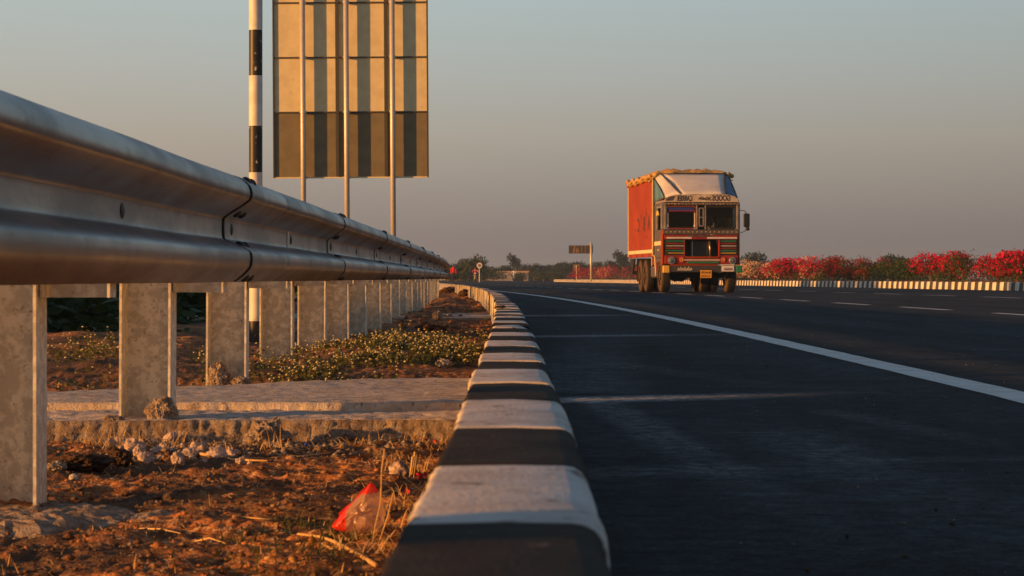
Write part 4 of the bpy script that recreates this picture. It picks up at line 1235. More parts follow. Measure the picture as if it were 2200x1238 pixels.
# tarpaulin heaped over the load
nx, ny = 30, 52
V = []; 
for j in range(ny):
    for i in range(nx):
        s, t = i / (nx - 1), j / (ny - 1)
        x = (s - .5) * 2.56; y = by0 - .12 + t * (by1 - by0 + .2)
        nzv = mnoise.fractal(Vector((x * 2.3, y * 2.0, 3.1)), 1.0, 2.0, 4)
        z = bz1 + .16 + .11 * nzv + .08 * math.sin(s * math.pi) + .07 * math.sin(x * 9 + 3 * nzv) * .5 - .05 * t
        ed = min(s, 1 - s); et = min(t, 1 - t)
        if ed < .035 or et < .015: z = bz1 - .05 + .10 * nzv - .02 * rnd.random()
        V.append((x + .03 * nzv, y + .04 * nzv, z))
i = np.arange((nx - 1) * (ny - 1)); a = i // (nx - 1) * nx + i % (nx - 1)
me = np_mesh("tarpaulin", V, np.stack([a, a + 1, a + nx + 1, a + nx], -1)); o = link("tarpaulin", me, tarp_m, truck, True)
sol = o.modifiers.new("solid", 'SOLIDIFY'); sol.thickness = .02
mb = MB()
for side in (0, 1, 2):
    pts = []
    for k in range(26):
        t = k / 25; j = rnd.uniform(-.03, .03)
        if side == 0: pts.append((-1.2 + 2.4 * t, by0 - .10 + j, bz1 + .055 + .05 * math.sin(k * 1.3) + j))
        else: pts.append(((bx0 - .05 if side == 1 else bx1 + .05) + j, by0 + 5.5 * t, bz1 + .02 + .05 * math.sin(k * 1.1) + j))
    mb.tube(pts, [.055 + .018 * rnd.random() for _ in pts], 7)
mb.build("tarp_roll", tarp_m, truck, True)

# cab
cw = 1.15
tb("cab_floor", (-cw + .02, cw - .02, .06, 1.80, .84, .92), dark)
tb("rear_panel", (-cw, cw, 1.76, 1.80, .92, 2.64), grey)
tb("roof_panel", (-cw, cw, .02, 1.80, 2.645, 2.72), greyl, .02)
for q in (-1, 1):
    x0, x1 = (q * cw - .02, q * cw + .02)
    side = q < 0
    tb("side_sill", (x0, x1, .12, 1.76, .90, 1.02), grey)
    d = tb("door", (x0, x1, .30, 1.30, 1.03, 1.86), grey, .015)
    tb("door_band", (x0 - .006, x1 + .006, .30, 1.76, 1.40, 1.52), cream, .004, d)
    mb = MB(); mb.box(x0 - .03, x1 + .03, 1.12, 1.24, 1.62, 1.66); mb.build("handle", chrome_m, d)
    tb("side_panel", (x0, x1, 1.31, 1.76, 1.03, 2.64), grey, .01)
    tb("door_frame", (x0 - .004, x1 + .004, 1.22, 1.30, 1.862, 2.50), greyl, .006)
    tb("door_frame", (x0 - .004, x1 + .004, .30, .37, 1.862, 2.50), greyl, .006)
    tb("door_frame", (x0 - .004, x1 + .004, .30, 1.30, 2.502, 2.56), greyl, .006)
    tb("roof_side", (x0, x1, .10, 1.31, 2.562, 2.643), grey, .006)
    tb("front_pillar", (q * cw - .07, q * cw + .03, .03, .14, 1.86, 2.645), greyl, .015)
    tb("corner_panel", (q * cw - .045, q * cw + .025, .035, .29, .82, 1.86), orange if side else red, .03)  # sun-side corner: red panel coloured orange to look sunlit
# front face
tb("front_panel", (-cw + .05, -.52, .01, .12, .83, 1.70), dark); tb("front_panel", (.56, cw - .05, .01, .12, .83, 1.70), dark)
tb("apron", (-cw + .03, -.52, -.012, .05, .84, 1.10), red, .02); tb("apron", (.56, cw - .03, -.012, .05, .84, 1.10), red, .02)
tb("apron", (-.519, .559, -.008, .06, .84, 1.04), dkred, .01)
tb("hood_band", (-cw + .03, cw - .03, -.015, .06, 1.565, 1.70), red, .015)
tb("name_strip", (-.42, .34, -.024, -.014, 1.645, 1.69), grey, .003)
mb = MB()
for x in (-.24, -.17, .10, .19): mb.box(x, x + .055, -.030, -.0245, 1.652, 1.683)
mb.build("badge_letters", ink, truck)
tb("white_strip", (-1.06, -.30, -.03, -.016, 1.585, 1.635), white, .005); tb("white_strip", (.17, 1.08, -.03, -.016, 1.585, 1.635), white, .005)
slat_cols = [green, red, white, red, green, yellow]
for side in (0, 1):
    xa, xb = (-1.06, -.53) if side == 0 else (.58, 1.06)
    for k, c in enumerate(slat_cols):
        z = 1.515 - k * .070
        th = .034 if c in (green, red) else .022
        tb("grille_slat", (xa + (.05 if c is yellow and side == 0 else 0), xb, -.012, .012, z - th / 2, z + th / 2), c, .006)
tb("grille_frame", (-.535, -.50, -.02, .10, 1.05, 1.56), dkred, .006); tb("grille_frame", (.52, .57, -.02, .10, 1.05, 1.56), red, .006)
tb("grille_recess", (-.49, .51, .36, .40, .98, 1.58), dark)
tb("radiator", (-.30, .24, .22, .30, 1.02, 1.50), M("radiator_core", (.05, .045, .04), (.035, .03, .028), scale=60, rough=.7), .01)
tb("radiator_tank", (-.36, .30, .20, .33, 1.502, 1.55), dark, .01)
mb = MB(); mb.tube([(.29, .16, 1.02), (.28, .15, 1.30), (.27, .17, 1.52)], .028, 10); mb.build("coolant_pipe", M("brassy_pipe", (.55, .38, .18), rough=.3, metal=.8), truck, True)
mb = MB(); mb.tube([(-.25, .20, 1.02), (-.25, .20, 1.52)], .012, 6); mb.build("radiator_stay", chrome_m, truck)
tb("lower_bar", (-.49, .53, -.04, .01, 1.015, 1.065), orange, .008)
tb("lower_bar", (-.53, .56, -.04, -.012, .945, .975), white, .006)
tb("lower_bar", (-.44, .52, -.04, -.013, .865, .915), green, .008)
for x in (-.92, .93):
    mb = MB(); mb.tube([(x, -.05, .945), (x, .03, .945)], .108, 24); h = mb.build("headlight", chrome_m, truck, True); h.data.set_sharp_from_angle(angle=R(40))
    mb = MB(); mb.ball((x, -.048, .945), (.088, .025, .088), 18, 8); mb.build("lens", lamp_glass, h, True)
for x in (-.60, .66):
    mb = MB(); mb.tube([(x, -.03, .97), (x, -.01, .97)], .062, 14)
    for i in range(8): mb.ball((x + .05 * math.cos(i * .785), -.032, .97 + .05 * math.sin(i * .785)), (.022, .008, .022), 6, 4)
    mb.build("painted_flower", M("flower_orange", (.50, .15, .05), rough=.5), truck)
bump = tb("bumper", (-1.16, 1.17, -.16, -.03, .60, .795), steel, .02)
tb("bumper_end", (-1.19, -.99, -.175, -.025, .585, .80), yellow, .02, bump); tb("bumper_end", (1.03, 1.21, -.175, -.025, .585, .80), green, .02, bump)
tb("bumper_plate", (.58, .96, -.168, -.162, .625, .79), white, .004, bump)
mb = MB()
for i in range(7):
    x = -.74 + i * .062; mb.tube([(x, -.166, .65), (x + .02 + .02 * rnd.random(), -.167, .72 + .05 * rnd.random()), (x + .055, -.166, .66)], .013, 5)
mb.build("bumper_scrawl", white, bump)
mb = MB()
for i in range(5): mb.tube([(.66 + i * .052, -.172, .66), (.68 + i * .052, -.172, .73), (.70 + i * .05, -.172, .67)], .006, 5)
mb.build("bumper_scrawl", dkred, bump)
tb("cream_lip", (.58, 1.0, -.06, -.02, .805, .832), white, .005); tb("splash_guard", (-.95, .5, -.03, .02, .795, .835), orange, .005)
plate = tb("number_plate", (-.06, .28, -.19, -.175, .435, .665), plate_m, .012)
mb = MB()
for r in range(2):
    for i in range(5): mb.box(-.03 + i * .058, -.03 + i * .058 + rnd.uniform(.018, .04), -.194, -.1905, .465 + r * .10, .465 + r * .10 + rnd.uniform(.045, .07))
mb.build("plate_marks", ink, plate)
tb("plate_bracket", (-.02, .24, -.17, -.10, .60, .70), dark)
tb("front_beam", (-.9, .9, .0, .2, .60, .80), dark)
# belt under the windscreen
tb("belt", (-cw - .02, cw + .02, -.02, .12, 1.705, 1.855), grey, .02)
mb = MB()
for k in range(17): mb.ball((-1.06 + k * 2.12 / 16, -.024, 1.785 + .004 * (k % 2)), (.032, .008, .018), 7, 4)
mb.build("belt_stud", M("stud_gold", (.42, .33, .16), rough=.5), truck)
# windscreen: two framed panes and a vent strip between
def ring(name, xa, xb, za, zb, w, y0, y1, m, rr=.08, parent=None):
    def outl(x0, x1, z0, z1, r):
        pts = []
        for (cx, cz, a0) in ((x1 - r, z1 - r, 0), (x0 + r, z1 - r, 90), (x0 + r, z0 + r, 180), (x1 - r, z0 + r, 270)):
            for i in range(6): a = R(a0 + 90 * i / 5); pts.append((cx + r * math.cos(a), cz + r * math.sin(a)))
        return pts
    o1, o2 = outl(xa, xb, za, zb, rr), outl(xa + w, xb - w, za + w, zb - w, max(.01, rr - w * .5))
    n = len(o1); vs = []
    for y in (y0, y1): vs += [(x, y, z) for x, z in o1] + [(x, y, z) for x, z in o2]
    fs = []
    for i in range(n):
        j = (i + 1) % n
        fs += [(i, j, n + j, n + i), (2 * n + i, 3 * n + i, 3 * n + j, 2 * n + j), (i, 2 * n + i, 2 * n + j, j), (n + i, n + j, 3 * n + j, 3 * n + i)]
    mb = MB(); mb.add(vs, fs); return mb.build(name, m, parent or truck)
for (xa, xb) in ((-1.08, -.14), (.13, 1.08)):
    w = ring("windscreen", xa, xb, 1.865, 2.555, .035, .01, .07, dkred if xa < 0 else dark, .11)
    ring("windscreen_seal", xa + .03, xb - .03, 1.895, 2.525, .02, .015, .05, dark, .09, w)
    mb = MB(); mb.box(xa + .03, xb - .03, .035, .041, 1.895, 2.525); mb.build("pane", glass, w)
for (a, b) in ((-1.13, -1.06), (-.155, -.115), (.105, .145), (1.06, 1.13)): tb("screen_post", (a, b, -.005, .06, 1.86, 2.60), greyl, .012)
for (xa, xb, z) in ((-1.13, -.14, 1.852), (.13, 1.13, 1.852)):
    mb = MB()
    for s, cx in ((1, xa + .06), (-1, xb - .02)):
        mb.prism([(cx, 1.862), (cx + s * .10, 1.862), (cx + s * .02, 1.92), (cx, 1.97)], 'y', -.004, .03)
    mb.build("corner_gusset", greyl, truck)
v = ring("vent_frame", -.085, .075, 1.95, 2.50, .032, .0, .05, greyl, .02)
tb("vent_bar", (-.085, .075, -.004, .045, 2.20, 2.23), greyl, .004, v)
tb("vent_back", (-.07, .06, .055, .065, 1.96, 2.49), dark, .0, v)
tb("screen_header", (-cw - .01, cw + .01, -.02, .08, 2.565, 2.645), grey, .02)
mb = MB()
for k in range(22): mb.ball((-1.1 + k * 2.2 / 21, -.03, 2.60 + .006 * (k % 3)), (.05, .012, .020), 7, 4, jit=.3)
mb.build("tinsel_fringe", M("tinsel", (.60, .40, .22), (.30, .22, .16), scale=9, rough=.35, metal=.5), truck)
# inside the cab
tb("dashboard", (-1.08, 1.08, .16, .42, 1.72, 1.92), inner, .03)
tb("bench_back", (-1.0, 1.0, 1.35, 1.5, 1.3, 2.0), inner, .05)
tb("bench_seat", (-1.0, 1.0, .85, 1.45, 1.25, 1.4), inner, .05)
mb = MB(); N = 22
mb.tube([(.60 + .24 * math.cos(2 * math.pi * i / N), .52 + .10 * math.sin(2 * math.pi * i / N), 1.98 + .21 * math.sin(2 * math.pi * i / N)) for i in range(N + 1)], .016, 6, cap=False)
mb.tube([(.60, .52, 1.98), (.60, .40, 1.85)], .02, 6); mb.build("steering_wheel", black_m, truck, True)
tb("sun_banner", (-1.0, -.22, .026, .032, 2.42, 2.50), banner_b, .003); tb("sun_banner", (-1.03, -.18, .026, .033, 2.385, 2.418), red, .003)
mb = MB()
for q in (-1.02, -.20):
    for k in range(8): mb.ball((q + .006 * (k % 2), .028, 2.33 - k * .045), (.026, .02, .026), 6, 4)
    mb.ball((q, .028, 1.96), (.04, .03, .045), 7, 5)
mb.build("tassel", M("tassel_white", (.50, .44, .42), rough=.8), truck)
tb("papers", (.40, .62, .20, .34, 1.921, 1.935), white, .002)
# driver
dj = riding()
drv = empty("person", (0, 0, 0), "person in a pale shirt driving the truck, behind the right windscreen pane", "person")
hz0 = dj['neck'][2]
def dz(c): return 0 if c.z > hz0 + .02 or any((Vector(dj['ha' + s][:3]) - c).length < .08 for s in 'LR') else (1 if c.z > .9 else 2)
body("body", dj, EDG, dz, [skin_m, white_cloth, dark_cloth], drv)
mb = MB(); mb.ball((0, -.02, 1.57), (.098, .105, .085), 10, 6); mb.build("hair", hair_m, drv, True)
Tm = Matrix.Translation(TRK) @ Matrix.Rotation(TYAW, 4, 'Z') @ Matrix.Scale(.962, 4)
drv.location = Tm @ Vector((.60, 1.02, .66)); drv.rotation_euler = (0, 0, TYAW); drv.scale = (.962, .962, .962)
# signboard over the windscreen (mirrored lettering, as the photograph is)
outl = [(-1.13, 2.66), (1.13, 2.66), (1.12, 2.74), (1.02, 2.83), (.80, 2.885), (-.80, 2.885), (-1.0, 2.83), (-1.11, 2.74)]
mb = MB(); mb.prism(outl, 'y', -.03, .06); board = mb.build("visor_board", M("visor_cream", (.55, .48, .37), (.38, .32, .25), scale=3, rough=.5), truck, bevel=.01)
text("lettering", "GOODS", .235, (.60, -.034, 2.772), (R(90), 0, 0), ink, True, board, .002, .66)
text("lettering", "CARRIER", .235, (-.52, -.034, 2.762), (R(90), 0, 0), ink, True, board, .002, .50)
mb = MB()   # painted flourish between the two words
for i in range(14):
    x = -.06 + .33 * i / 13; mb.ball((x, -.033, 2.755 + rnd.uniform(-.04, .035)), (.03, .003, .02), 6, 4)
mb.tube([(-.1, -.034, 2.74), (-.02, -.035, 2.82), (.06, -.034, 2.74), (.16, -.035, 2.81)], .008, 5)
mb.build("painted_emblem", ink, board)
mb = MB(); mb.prism([(-1.11, 2.70), (-.88, 2.70), (-.80, 2.84), (-.98, 2.825), (-1.09, 2.75)], 'y', -.036, -.031); mb.build("bare_patch", grey, board)
# fairing above the cab
B1, B2, B3, B4 = (-1.11, .10, 2.80), (-.62, -.01, 2.90), (.74, -.01, 2.90), (1.11, .10, 2.80)
T1, T2, T3, T4 = (-1.17, 1.80, 3.44), (-.98, 1.72, 3.56), (1.0, 1.72, 3.57), (1.17, 1.80, 3.44)
S1, S4 = (-1.16, 1.80, 2.70), (1.16, 1.80, 2.70)
def facet(name, pts, m, sub=8, bulge=.04, parent=None):
    """a bulged sheet spanned by three or four corners"""
    p = [Vector(q) for q in pts]
    if len(p) == 3: p = [p[0], p[1], p[2], p[2]]
    nrm = (p[1] - p[0]).cross(p[2] - p[0]).normalized()
    V = []
    for j in range(sub + 1):
        for i in range(sub + 1):
            s, t = i / sub, j / sub
            q = (p[0] * (1 - s) + p[1] * s) * (1 - t) + (p[3] * (1 - s) + p[2] * s) * t
            q = q + nrm * (bulge * 4 * s * (1 - s) * 4 * t * (1 - t) * .5 + .012 * mnoise.noise(q * 3.0))
            V.append(q)
    Fq = [(j * (sub + 1) + i, j * (sub + 1) + i + 1, (j + 1) * (sub + 1) + i + 1, (j + 1) * (sub + 1) + i) for j in range(sub) for i in range(sub)]
    o = link(name, np_mesh(name, V, Fq), m, parent or truck, True)
    s = o.modifiers.new("solid", 'SOLIDIFY'); s.thickness = .012; s.offset = -1
    return o
facet("fairing_front", [B2, B3, T3, T2], canvas, 8, .10)
facet("fairing_cheek", [B1, B2, T2, T1], canvas, 8, .05)
facet("fairing_cheek", [B3, B4, T4, T3], blue, 8, .04)
facet("fairing_side", [S1, B1, T1], blue, 8, .02); facet("fairing_side", [B4, S4, T4], blue, 8, .02)
for a, b in ((B2, T2), (B3, T3), (B1, T1), (B4, T4), (T1, T2), (T2, T3), (T3, T4)):
    mb = MB(); a_, b_ = Vector(a), Vector(b); mid = (a_ + b_) / 2 + Vector((0, -.02, .02)); mb.tube([a_, mid, b_], .016, 6); mb.build("fairing_seam", dark, truck, True)
mb = MB(); mb.prism([(-.70, 3.02), (-.62, 2.95), (-.84, 3.36), (-.92, 3.40)], 'y', 0, .004)
# mirrors, arch trim, side bits
mb = MB(); mb.tube([(1.16, .06, 2.42), (1.30, -.02, 2.41), (1.36, -.04, 2.34), (1.37, -.04, 2.12), (1.34, -.03, 1.82), (1.20, .03, 1.76)], .014, 6); arm = mb.build("mirror_arm", black_m, truck, True)
tb("mirror", (1.27, 1.46, -.08, -.02, 1.93, 2.33), black_m, .03, arm); 
mb = MB(); mb.ball((1.40, -.05, 1.88), (.06, .04, .06), 8, 6); mb.build("round_mirror", black_m, arm, True)
mb = MB(); mb.tube([(-1.16, .12, 1.86), (-1.27, .10, 1.88)], .012, 6); mb.ball((-1.29, .09, 1.88), (.04, .03, .05), 8, 6); mb.build("side_mirror", black_m, truck)
mb = MB(); mb.tube([(-1.185, 1.90, 1.10), (-1.185, 1.72, 1.10), (-1.18, 1.58, 1.04), (-1.18, 1.44, .72), (-1.18, 1.38, .50)], .02, 6); mb.build("arch_trim", cream, truck, True)
mb = MB(); mb.tube([(-1.2, 2.1, 1.06), (-1.2, 2.12, .80)], .014, 5); mb.build("hanging_strap", cream, truck)
tb("arch_panel", (-1.16, -1.12, 1.30, 1.80, .62, 1.02), dkred, .01)
for x in (-1.17, ):
    mb = MB()
    for z in (1.84, 1.76, 1.24): mb.ball((x - .012, .16, z), (.012, .022, .022), 8, 5)
    mb.build("marker_lamp", M("marker_cream", (.8, .6, .35), rough=.3), truck)
mb = MB(); mb.box(-1.185, -1.168, .95, 1.05, 1.25, 1.28); mb.tube([(-1.18, .7, 1.22), (-1.18, .9, 1.30)], .01, 5); mb.build("door_mark", cream, truck)
garl = M("garland_yellow", (.62, .46, .08), rough=.7)
mb = MB()
for k in range(7): mb.ball((-1.19, .75 + .05 * k, 2.40 - .03 * abs(k - 3)), .035, 6, 4)
mb.build("garland", garl, truck)

# ------------------------------------------------------------------ gravel and clods on the red soil
def pebbles(name, n, xr_, yr_, smin, smax, m, label, cat, rng, power=2.0, filt=None):
    x = xr_[0] + (xr_[1] - xr_[0]) * rng.random(n); y = yr_[0] * (yr_[1] / yr_[0]) ** rng.random(n)
    if filt is not None:
        k = filt(x, y); x, y = x[k], y[k]; n = len(x)
    x = x + off(y)
    s = smin + (smax - smin) * rng.random(n) ** power
    z = gh(x, y) + s * .25
    base = np.array([(1, 0, 0), (-1, 0, 0), (0, 1, 0), (0, -1, 0), (0, 0, 1), (0, 0, -1), (.6, .6, .5), (-.6, .5, .6), (.5, -.6, -.5), (-.5, -.6, .5)], float)[:6]
    F8 = np.array([(0, 2, 4), (2, 1, 4), (1, 3, 4), (3, 0, 4), (2, 0, 5), (1, 2, 5), (3, 1, 5), (0, 3, 5)])
    a = rng.random(n) * 6.28; ca, sa = np.cos(a), np.sin(a)
    B = base[None] * (.6 + .7 * rng.random((n, 6, 1))) * np.stack([np.ones(n), .6 + .5 * rng.random(n), .45 + .35 * rng.random(n)], -1)[:, None, :]
    B = np.stack([B[..., 0] * ca[:, None] - B[..., 1] * sa[:, None], B[..., 0] * sa[:, None] + B[..., 1] * ca[:, None], B[..., 2]], -1)
    V = (B * s[:, None, None] + np.stack([x, y, z], -1)[:, None, :]).reshape(-1, 3)
    Fc = (F8[None] + (np.arange(n) * 6)[:, None, None]).reshape(-1, 3)
    return tag(link(name, np_mesh(name, V, Fc), m), label, cat, None, "stuff")
rng = np.random.default_rng(77)
notslab = lambda x, y: ~((y > 6.95) & (y < 9.3))
pebbles("gravel", 9000, (-1.9, -.09), (3.2, 9.9), .0012, .007, stone_m, "fine brown gravel strewn over the red soil", "gravel", rng, 2.2, notslab)
pebbles("gravel", 5200, (-1.9, -.09), (3.2, 7.0), .0015, .013, soil, "crumbled red earth clods on the soil", "clods", rng, 4)
pebbles("gravel", 1000, (-1.9, -.09), (3.2, 7.0), .0015, .011, rubble, "pale grit scattered over the red soil", "grit", rng, 3)
pebbles("gravel", 900, (-1.1, -.25), (6.35, 6.98), .003, .018, rubble, "heap of grey gravel at the broken slab edge", "gravel", rng, 2)
pebbles("gravel", 2200, (-1.6, -.1), (16, 60), .005, .035, soil, "clods on the far part of the verge", "clods", rng, 2.5)
pebbles("road_grit", 950, (.3, 6), (3.4, 26), .0015, .006, rubble, "loose pale grit on the asphalt", "grit", rng, 2.6)
pebbles("road_grit", 60, (.25, 4), (3.4, 16), .003, .007, dark_clod, "dark crumbs on the asphalt", "grit", rng, 2)
for nm in [o for o in COL.objects if o.name.startswith("road_grit")]:
    co = np.empty(len(nm.data.vertices) * 3, np.float32); nm.data.vertices.foreach_get("co", co); co = co.reshape(-1, 3)
    b = co.reshape(-1, 6, 3); b[..., 2] -= b[..., 2].min(1, keepdims=True); nm.data.vertices.foreach_set("co", b.reshape(-1)); nm.data.update()

def gp(px, py, z0=None):
    """verge point seen at a pixel: iterate on the ground height"""
    z = -.05 if z0 is None else z0
    for _ in range(8):
        p = G(px, py, z)
        if z0 is None: z = gz(p.x, p.y)
    p.z = z
    return p
def chunk(px, py, rpx, sd, m, label, cat="stone", flat=.7, amp=.45, name="stone", z0=None, wide=1.0):
    p = gp(px, py, z0); r = rpx / F * p.y
    o = lump(name, (p.x, p.y, p.z + r * flat * .35), (r * wide, r, r * flat), sd, m, 5 if rpx > 25 else 4, amp * .75, 1.1)
    o.rotation_euler = (R(rnd.uniform(-15, 15)), R(rnd.uniform(-15, 15)), rnd.random() * 6)
    return tag(o, label, cat)
chunk(577, 965, 46, 21, rubble, "large broken concrete chunk leaning on the slab edge beside the cotton tufts", "concrete chunk", .85, .5, "concrete_chunk", wide=1.25)
chunk(878, 992, 32, 22, stone_m, "brown angular stone near the kerb, above the tuft of white cotton", "stone", .75, .55)
chunk(826, 985, 24, 23, stone_m, "small flat brown stone left of the angular one near the kerb", "stone", .6)
chunk(170, 1018, 58, 24, dark_clod, "dark flat clod of earth casting a black shadow beside the nearest post", "clod", .35, .5, "clod", wide=1.3)
chunk(255, 1000, 30, 25, dark_clod, "dark jagged clod below the straw heap", "clod", .8, .6, "clod")
chunk(158, 1030, 10, 26, concrete, "small round pebble in the shade of the dark clod", "pebble", .8, .2, "pebble")
chunk(362, 1080, 14, 27, stone_m, "round brown pebble right of the concrete pad", "pebble", .8, .3, "pebble")
chunk(120, 1012, 22, 28, rubble, "sunlit rough lump touching the nearest post's foot", "concrete chunk", .7, .5, "concrete_chunk")
chunk(160, 1062, 20, 29, stone_m, "reddish clod lying on the shaded pad beside the nearest post", "clod", .5, .5, "clod")
chunk(460, 930, 26, 30, rubble, "grey rubble piece on the slab edge left of the large chunk", "concrete chunk", .6, .6, "concrete_chunk")
chunk(700, 940, 24, 31, rubble, "grey rubble piece right of the large chunk under the slab", "concrete chunk", .55, .6, "concrete_chunk")
chunk(745, 950, 16, 32, stone_m, "small stone among the grey gravel under the slab edge", "stone", .7, .5)
chunk(630, 925, 14, 33, dark_clod, "dark upright splinter on the slab edge", "clod", 1.6, .5, "clod")
chunk(235, 925, 16, 34, dark_clod, "dark stone at the left slab edge above the cotton", "stone", .8, .5)
chunk(955, 772, 18, 35, concrete, "pale flat stone among the flowering weeds near the kerb", "stone", .5, .4)
chunk(940, 688, 10, 36, rubble, "small upright pointed stone on the distant slab", "stone", 1.7, .3, z0=.04)
chunk(930, 708, 30, 37, dark_clod, "dark earth mound behind the flowering weeds", "clod", .5, .4, "clod", wide=1.2)
chunk(1007, 640, 22, 38, dark_clod, "dark heap far along the verge by the curving kerb", "clod", .5, .4, "clod")
chunk(965, 630, 20, 39, dark_clod, "dark weedy heap far along the verge between kerb and posts", "clod", .5, .4, "clod")
o = chunk(1075, 662, 12, 40, dark_clod, "black crumb lying on top of the kerb", "clod", .35, .4, "clod", z0=.256, wide=1.3)
o = chunk(1103, 707, 4, 41, dark_clod, "tiny black crumb on the near part of the kerb top", "clod", .6, .3, "clod", z0=.256)

# cotton tufts caught in the straw
def tuft_mesh(sd):
    bm = bmesh.new(); bmesh.ops.create_icosphere(bm, subdivisions=4, radius=1.0)
    for v in bm.verts:
        d = v.co.normalized()
        q = 1 + .42 * mnoise.fractal(d * 1.7 + Vector((sd * 5.1, 0, sd)), 1.0, 2.0, 4) + .22 * mnoise.noise(d * 7 + Vector((sd, 0, 0))) + .14 * rnd.random()
        v.co = d * q
    pts = [v.co.copy() for v in bm.verts]
    for _ in range(260):      # loose fibres
        p = rnd.choice(pts); d = (p.normalized() + Vector((rnd.gauss(0, .6), rnd.gauss(0, .6), rnd.gauss(0, .6)))).normalized(); t = d.orthogonal().normalized() * .018; L = rnd.uniform(.15, .5)
        vs = [bm.verts.new(q) for q in (p * .95 - t, p * .95 + t, p + d * L)]
        bm.faces.new(vs)
    me = bpy.data.meshes.new("cotton_tuft"); bm.to_mesh(me); bm.free(); me.materials.append(cotton_m)
    me.polygons.foreach_set("use_smooth", [True] * len(me.polygons))
    return me
tm = [tuft_mesh(s) for s in range(4)]
for k, (px, py, r) in enumerate([(253, 944, 15), (274, 940, 13), (238, 955, 13), (290, 962, 20), (312, 972, 17), (335, 966, 13), (300, 980, 14), (258, 966, 13), (365, 948, 18), (385, 944, 14), (352, 956, 13), (383, 978, 18), (405, 972, 13), (425, 968, 22), (449, 974, 15), (470, 976, 21),
                                 (497, 982, 17), (520, 987, 14), (538, 991, 9), (410, 942, 12), (345, 938, 11),
                                 (266, 958, 7), (283, 975, 8), (322, 983, 7), (345, 984, 8), (368, 968, 8), (394, 958, 7), (415, 985, 8), (440, 988, 7), (458, 961, 8), (486, 966, 7), (510, 972, 7), (526, 994, 6), (328, 952, 8), (302, 948, 7)]):
    r *= .95; p = gp(px, py + r * .7); rr = r / F * p.y
    o = bpy.data.objects.new("cotton_tuft", tm[k % 4]); COL.objects.link(o)
    o.location = (p.x, p.y, p.z + rr * .35); o.scale = (rr * 1.15, rr * .9, rr * .66); o.rotation_euler = (k * .7, k * 1.3, k * 2.1)
    tag(o, "fluffy pinkish-white cotton tuft in the drift of straw before the slab", "cotton tuft", "cotton tufts in the straw")
p = gp(858, 1040); o = bpy.data.objects.new("cotton_tuft", tm[1]); COL.objects.link(o); rr = 19 / F * p.y
o.location = (p.x, p.y, p.z + rr * .7); o.scale = (rr, rr, rr); tag(o, "single white cotton tuft by the kerb behind the plastic bag", "cotton tuft")

# straw, stalks and dry grass
def stalk(pts_px, rpx, label, m=straw, name="dry_stalk", lift=0.0, cat="stalk"):
    ps = []
    for q in pts_px:
        p = gp(q[0], q[1]) if len(q) == 2 else None
        if p is None:       # third value: height above the point of the ground under the first pixel
            b = gp(*q[3:5]); s = F / b.y
            p = Vector(((q[0] - 1100) / s, b.y, CAMZ + (HOR - q[1]) / s))
        else: p.z += .006 + lift
        ps.append(p)
    mb = MB(); d = ps[0].y
    mb.tube(ps, [rpx / F * d * (1 - .45 * i / max(1, len(ps) - 1)) for i in range(len(ps))], 7)
    return tag(mb.build(name, m, None, True), label, cat)
stalk([(808, 1206), (760, 1192), (718, 1172), (690, 1160), (640, 1163)], 5.5, "thick bent straw stalk lying before the plastic bag")
stalk([(720, 1180), (680, 1168), (634, 1172)], 3.5, "thin straw lying under the thick bent stalk")
stalk([(425, 985), (500, 990), (575, 994)], 3.6, "straight orange straw lying under the cotton drift")
stalk([(580, 984), (640, 984), (712, 983)], 2.0, "thin brown twig lying right of the straight orange straw")
stalk([(500, 1128), (560, 1126), (598, 1125)], 2.0, "thin pale straw on the bare soil left of the plastic bag")
stalk([(826, 1070), (862, 1082), (890, 1090)], 6.5, "short thick yellow straw behind the plastic bag at the kerb")
stalk([(824, 1064), (850, 1060), (862, 1055)], 4.0, "short straw behind the plastic bag, upper one")
stalk([(300, 1130), (345, 1150), (388, 1166)], 2.2, "thin stem on the soil at the lower left")
stalk([(420, 1148), (450, 1165), (485, 1176)], 2.4, "short stem on the soil left of the green tuft")
stalk([(826, 965, 0, 800, 1175), (820, 1010, 0, 800, 1175), (818, 1080, 0, 800, 1175), (806, 1130, 0, 800, 1175), (800, 1168, 0, 800, 1175)], 1.7, "thin upright dry grass stem in front of the plastic bag")
stalk([(845, 1060, 0, 812, 1180), (833, 1110, 0, 812, 1180), (812, 1172, 0, 812, 1180)], 2.0, "leaning dry stem beside the upright one")
for k, (x, y) in enumerate(((884, 985), (893, 982), (889, 975))):
    stalk([(x + 3, y - 4, 0, x - 4, y + 45), (x, y + 20, 0, x - 4, y + 45), (x - 4, y + 45, 0, x - 4, y + 45)], 3, ["short upright straw stub at the kerb, left of three", "short upright straw stub at the kerb, right of three", "short upright straw stub at the kerb, shortest of three"][k])
